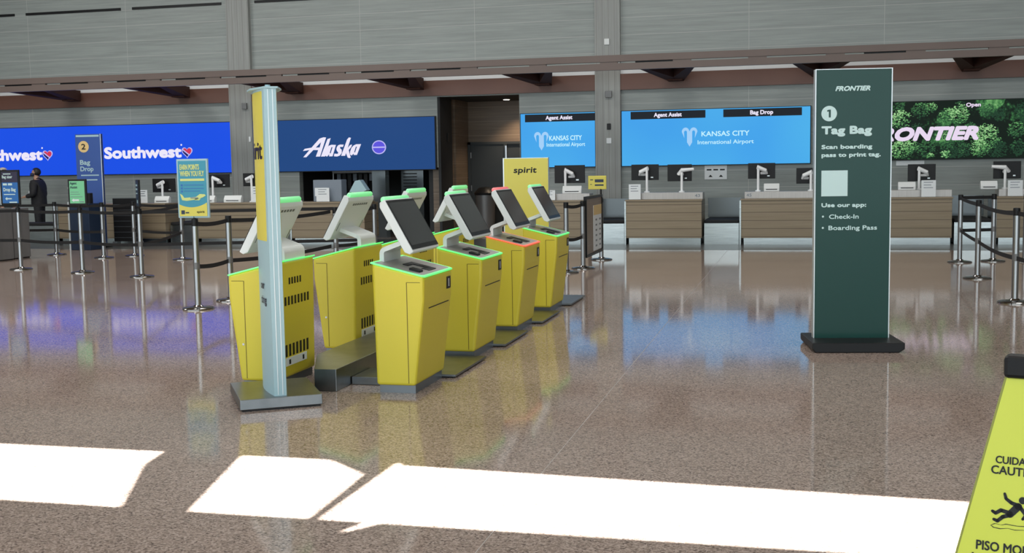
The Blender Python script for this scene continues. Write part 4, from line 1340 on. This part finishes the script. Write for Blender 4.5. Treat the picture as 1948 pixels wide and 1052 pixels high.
# ------------------------------------------------------------------ people
def skin_body(name, verts, edges, radii, mat, parent, root=0, sub=2):
    me = bpy.data.meshes.new(name)
    me.from_pydata(verts, edges, [])
    o = bpy.data.objects.new(name, me)
    COL.objects.link(o)
    sk = o.modifiers.new('skin', 'SKIN')
    for k, r in enumerate(radii):
        me.skin_vertices[0].data[k].radius = r if isinstance(r, tuple) else (r, r)
    me.skin_vertices[0].data[root].use_root = True
    ss_ = o.modifiers.new('sub', 'SUBSURF')
    ss_.levels = sub
    ss_.render_levels = sub
    dg = bpy.context.evaluated_depsgraph_get()
    dg.update()
    m2 = bpy.data.meshes.new_from_object(o.evaluated_get(dg))
    m2.name = name
    bpy.data.objects.remove(o)
    m2.materials.clear()
    m2.materials.append(mat)
    for p in m2.polygons:
        p.use_smooth = True
        p.material_index = 0
    o = bpy.data.objects.new(name, m2)
    COL.objects.link(o)
    o.parent = parent
    return o

def person(label, loc, rz, jacket, trousers, hairmat, mask=False, reach=True):
    """standing figure facing local -y; joints: pelvis, spine, neck, head, arms, legs"""
    t = thing('person', label, 'person', loc, rz)
    V = [(0, 0, 0.95), (0, 0.0, 1.12), (0, -0.01, 1.32), (0, -0.02, 1.45), (0, -0.035, 1.53), (0, -0.05, 1.60), (0, -0.055, 1.67), (0, -0.05, 1.73)]
    Rr = [(0.12, 0.09), (0.11, 0.08), (0.13, 0.085), (0.09, 0.065), 0.052, (0.072, 0.088), (0.076, 0.096), (0.055, 0.07)]
    E_ = [(0, 1), (1, 2), (2, 3), (3, 4), (4, 5), (5, 6), (6, 7)]
    def chain(start, pts):
        a = start
        for p, r in pts:
            V.append(p)
            Rr.append(r)
            E_.append((a, len(V) - 1))
            a = len(V) - 1
        return a
    hands = []
    for s in (-1, 1):
        chain(0, [((s * 0.09, 0, 0.88), 0.080), ((s * 0.10, 0.0, 0.50), 0.055), ((s * 0.105, 0.02, 0.12), 0.042), ((s * 0.11, -0.02, 0.05), 0.045), ((s * 0.12, -0.16, 0.035), 0.032)])
        if reach and s == 1:
            wr = chain(3, [((s * 0.19, -0.02, 1.40), 0.050), ((s * 0.27, 0.0, 1.13), 0.042), ((s * 0.22, -0.24, 1.08), 0.034)])
        else:
            wr = chain(3, [((s * 0.19, -0.02, 1.40), 0.050), ((s * 0.26, 0.03, 1.12), 0.042), ((s * 0.24, -0.10, 0.92), 0.034)])
        hands.append((wr, s))
    for wr, s in hands:
        w0 = Vector(V[wr])
        el = Vector(V[wr - 1])
        d = (w0 - el).normalized()
        palm = chain(wr, [(tuple(w0 + d * 0.05), (0.034, 0.02))])
        side = Vector((1, 0, 0)) if abs(d.x) < 0.8 else Vector((0, 0, 1))
        side = (side - d * side.dot(d)).normalized()
        for k, ln in enumerate((0.065, 0.078, 0.072, 0.055)):
            b = w0 + d * 0.09 + side * (k - 1.5) * 0.019
            dn = Vector((0, 0, -1)) * 0.012
            chain(palm, [(tuple(b), 0.009), (tuple(b + d * ln * 0.55 + dn * 0.4), 0.008), (tuple(b + d * ln + dn * 1.6), 0.007)])
        b = w0 + d * 0.03 - side * 0.035 * s
        chain(palm, [(tuple(b), 0.010), (tuple(b + d * 0.045 - side * 0.012 * s), 0.008)])
    skin_body('body', V, E_, Rr, M['skin'], t)
    # face: nose, ears, eyes
    fm = MB()
    fm.hexa([(-0.012, -0.135, 1.625), (0.012, -0.135, 1.625), (0.008, -0.12, 1.625), (-0.008, -0.12, 1.625)], [(-0.005, -0.143, 1.63), (0.005, -0.143, 1.63), (0.005, -0.13, 1.675), (-0.005, -0.13, 1.675)])
    fm.lathe([(0.004, 1.625), (0.012, 1.64), (0.014, 1.66), (0.006, 1.675)], 0.078, -0.045, 10)
    fm.lathe([(0.004, 1.625), (0.012, 1.64), (0.014, 1.66), (0.006, 1.675)], -0.078, -0.045, 10)
    fm.build('face_detail', M['skin'], t, smooth=True)
    MB().box(-0.042, -0.020, -0.148, -0.135, 1.668, 1.677).box(0.020, 0.042, -0.148, -0.135, 1.668, 1.677).build('eyes', M['black'], t)
    if mask:
        MB().prism([(-0.075, 1.57), (0.075, 1.57), (0.085, 1.61), (0.07, 1.645), (-0.07, 1.645), (-0.085, 1.61)], 'y', -0.157, -0.055).build('face_mask', M['mask'], t, bevel=0.02)
    else:
        MB().box(-0.022, 0.022, -0.148, -0.138, 1.588, 1.595).build('mouth', M['rust_dark'], t)
    hm = MB()
    nu, nv = 28, 16
    def hp(i, j):
        th, ph = math.pi * j / nv, 2 * math.pi * i / nu
        w_ = 1.0 + 0.025 * math.sin(5 * ph) * math.sin(th)
        return (0.086 * math.sin(th) * math.cos(ph) * w_, -0.030 + 0.108 * math.sin(th) * math.sin(ph) * w_, 1.668 + 0.104 * math.cos(th))
    for i in range(nu):
        for j in range(nv):
            q = [hp(i, j), hp(i + 1, j), hp(i + 1, j + 1), hp(i, j + 1)]
            cy_, cz_ = sum(p[1] for p in q) / 4, sum(p[2] for p in q) / 4
            if cz_ > 1.725 or (cy_ > -0.055 and cz_ > 1.60) or (cy_ > -0.01 and cz_ > 1.57):
                hm.poly(q)
    hm.build('hair', hairmat, t, smooth=True)
    # clothes follow the body
    JV = [(0, 0, 0.80), (0, 0, 0.95), (0, 0, 1.12), (0, -0.005, 1.32), (0, -0.015, 1.44), (0, -0.03, 1.50), (0, -0.035, 1.535)]
    JR = [(0.215, 0.19), (0.215, 0.19), (0.205, 0.18), (0.22, 0.18), (0.12, 0.11), 0.08, 0.072]
    JE = [(0, 1), (1, 2), (2, 3), (3, 4), (4, 5), (5, 6)]
    for s in (-1, 1):
        base = 3
        if reach and s == 1:
            pts = [((s * 0.205, -0.02, 1.40), 0.098), ((s * 0.275, 0.0, 1.13), 0.078), ((s * 0.225, -0.215, 1.085), 0.052)]
        else:
            pts = [((s * 0.205, -0.02, 1.40), 0.098), ((s * 0.265, 0.03, 1.12), 0.078), ((s * 0.242, -0.085, 0.945), 0.052)]
        a = base
        for p, r in pts:
            JV.append(p)
            JR.append(r)
            JE.append((a, len(JV) - 1))
            a = len(JV) - 1
    skin_body('jacket', JV, JE, JR, jacket, t, root=3)
    TV = [(0, 0, 0.90), (0, 0, 1.0)]
    TR = [(0.15, 0.12), (0.15, 0.12)]
    TE = [(0, 1)]
    for s in (-1, 1):
        a = 0
        for p, r in [((s * 0.095, 0, 0.82), 0.100), ((s * 0.10, 0.0, 0.50), 0.080), ((s * 0.105, 0.02, 0.10), 0.068)]:
            TV.append(p)
            TR.append(r)
            TE.append((a, len(TV) - 1))
            a = len(TV) - 1
    skin_body('trousers', TV, TE, TR, trousers, t)
    for s in (-1, 1):
        MB().prism([(s * 0.11 - 0.05, -0.21), (s * 0.11 + 0.05, -0.21), (s * 0.11 + 0.045, 0.08), (s * 0.11 - 0.045, 0.08)], 'z', 0.0, 0.085).build('shoe', M['black'], t, bevel=0.02)
    return t
ag = person('person in a black jacket and dark face mask, facing left behind the bag scale', (-17.72, 24.1, 0), R(-78), M['cloth_black'], M['cloth_black'], M['hair_black'], mask=True)
MB().box(0.02, 0.09, -0.20, -0.185, 1.13, 1.22).build('name_badge', M['white_sheet'], ag)
person('grey haired person in a dark teal jacket at the left frame edge', (-16.62, 21.4, 0), R(100), M['cloth_teal'], M['cloth_black'], M['hair_grey'], reach=False)

# ------------------------------------------------------------------ caution sign in the foreground
cs = thing('caution_sign', 'yellow wet floor caution sign with black lettering, right foreground', 'caution sign', (0.775, 4.36, 0), R(-17))
H_, LEAN = 0.90, 0.19
def face_y(z):
    return -LEAN * (1 - z / H_)
def half(z):
    return 0.044 + (H_ - z) * 0.212
mb = MB()
def panel(sgn, name, mat, inset, off, z0, z1, thick=0.012):
    a, b = [], []
    for z, hw in ((z0, half(z0) - inset), (z1, half(z1) - inset)):
        y = face_y(z) * sgn * 1
        ysh = -off * sgn * -1
        a.append((hw, y, z))
        b.append((-hw, y, z))
    q = [b[0], a[0], a[1], b[1]]
    m_ = MB()
    m_.hexa([(p[0], p[1] - off, p[2]) for p in q], [(p[0], p[1] - off + thick, p[2]) for p in q])
    return m_.build(name, mat, cs)
fp = panel(1, 'front_panel', M['caution_rim'], 0.0, 0.0, 0.0, H_ - 0.02, 0.02)
cf = panel(1, 'front_face', M['caution_yellow'], 0.008, 0.006, 0.01, H_ - 0.03, 0.006)
panel(-1, 'rear_panel', M['caution_yellow'], 0.0, 0.02, 0.0, H_ - 0.02, 0.02)
MB().prism([(-0.062, -0.045), (0.062, -0.045), (0.062, 0.045), (-0.062, 0.045)], 'z', H_ - 0.075, H_ + 0.005).build('handle_cap', M['black'], cs, bevel=0.015)
put = lambda u, z: (u, face_y(z) - 0.0085, z)
letters('lettering', [('CUIDADO', -0.074, 0.074, 0.527, 0.026, 0.03), ('CAUTION', -0.087, 0.087, 0.490, 0.029, 0.03),
                      ('PISO MOJADO', -0.123, 0.123, 0.225, 0.032, 0.03), ('WET FLOOR', -0.136, 0.136, 0.172, 0.040, 0.035)], put, M['black'], cf)
# falling figure
put = lambda u, z: (u * 0.74 + 0.008, face_y((z - 0.345) * 0.72 + 0.368) - 0.0085, (z - 0.345) * 0.72 + 0.368)
fg = MB()
def limb(pts, w0_, w1_):
    n_ = len(pts)
    for k in range(n_ - 1):
        a, b = Vector(pts[k]), Vector(pts[k + 1])
        tt = (b - a).normalized()
        nr = Vector((-tt.y, tt.x))
        wa = w0_ + (w1_ - w0_) * k / (n_ - 1)
        wb = w0_ + (w1_ - w0_) * (k + 1) / (n_ - 1)
        fg.poly([put(*(a + nr * wa)), put(*(b + nr * wb)), put(*(b - nr * wb)), put(*(a - nr * wa))])
        disc(fg, put, b.x, b.y, wb, 12)
    disc(fg, put, pts[0][0], pts[0][1], w0_, 12)
limb([(0.0, 0.372), (-0.035, 0.330)], 0.017, 0.016)
limb([(0.005, 0.375), (-0.03, 0.385), (-0.055, 0.402), (-0.062, 0.425)], 0.010, 0.006)
limb([(-0.03, 0.335), (-0.075, 0.345), (-0.098, 0.328), (-0.112, 0.336)], 0.010, 0.007)
limb([(-0.035, 0.327), (-0.065, 0.315), (-0.088, 0.292), (-0.104, 0.298)], 0.010, 0.007)
limb([(0.012, 0.365), (0.035, 0.335), (0.022, 0.315)], 0.009, 0.006)
disc(fg, put, 0.018, 0.402, 0.017, 20)
fg.build('falling_figure', M['black'], cf)
pud = MB()
ring = [(-0.118, 0.268), (-0.10, 0.280), (-0.07, 0.276), (-0.05, 0.284), (0.0, 0.281), (0.05, 0.286), (0.09, 0.276), (0.075, 0.262), (0.03, 0.264), (-0.01, 0.258), (-0.04, 0.263), (-0.075, 0.255), (-0.105, 0.258)]
cxr = sum(p[0] for p in ring) / len(ring)
for k in range(len(ring)):
    a, b = ring[k], ring[(k + 1) % len(ring)]
    sa = lambda p: (cxr + (p[0] - cxr) * 0.96, 0.270 + (p[1] - 0.270) * 0.75)
    pud.poly([put(*a), put(*b), put(*sa(b)), put(*sa(a))])
pud.build('puddle_outline', M['black'], cf)
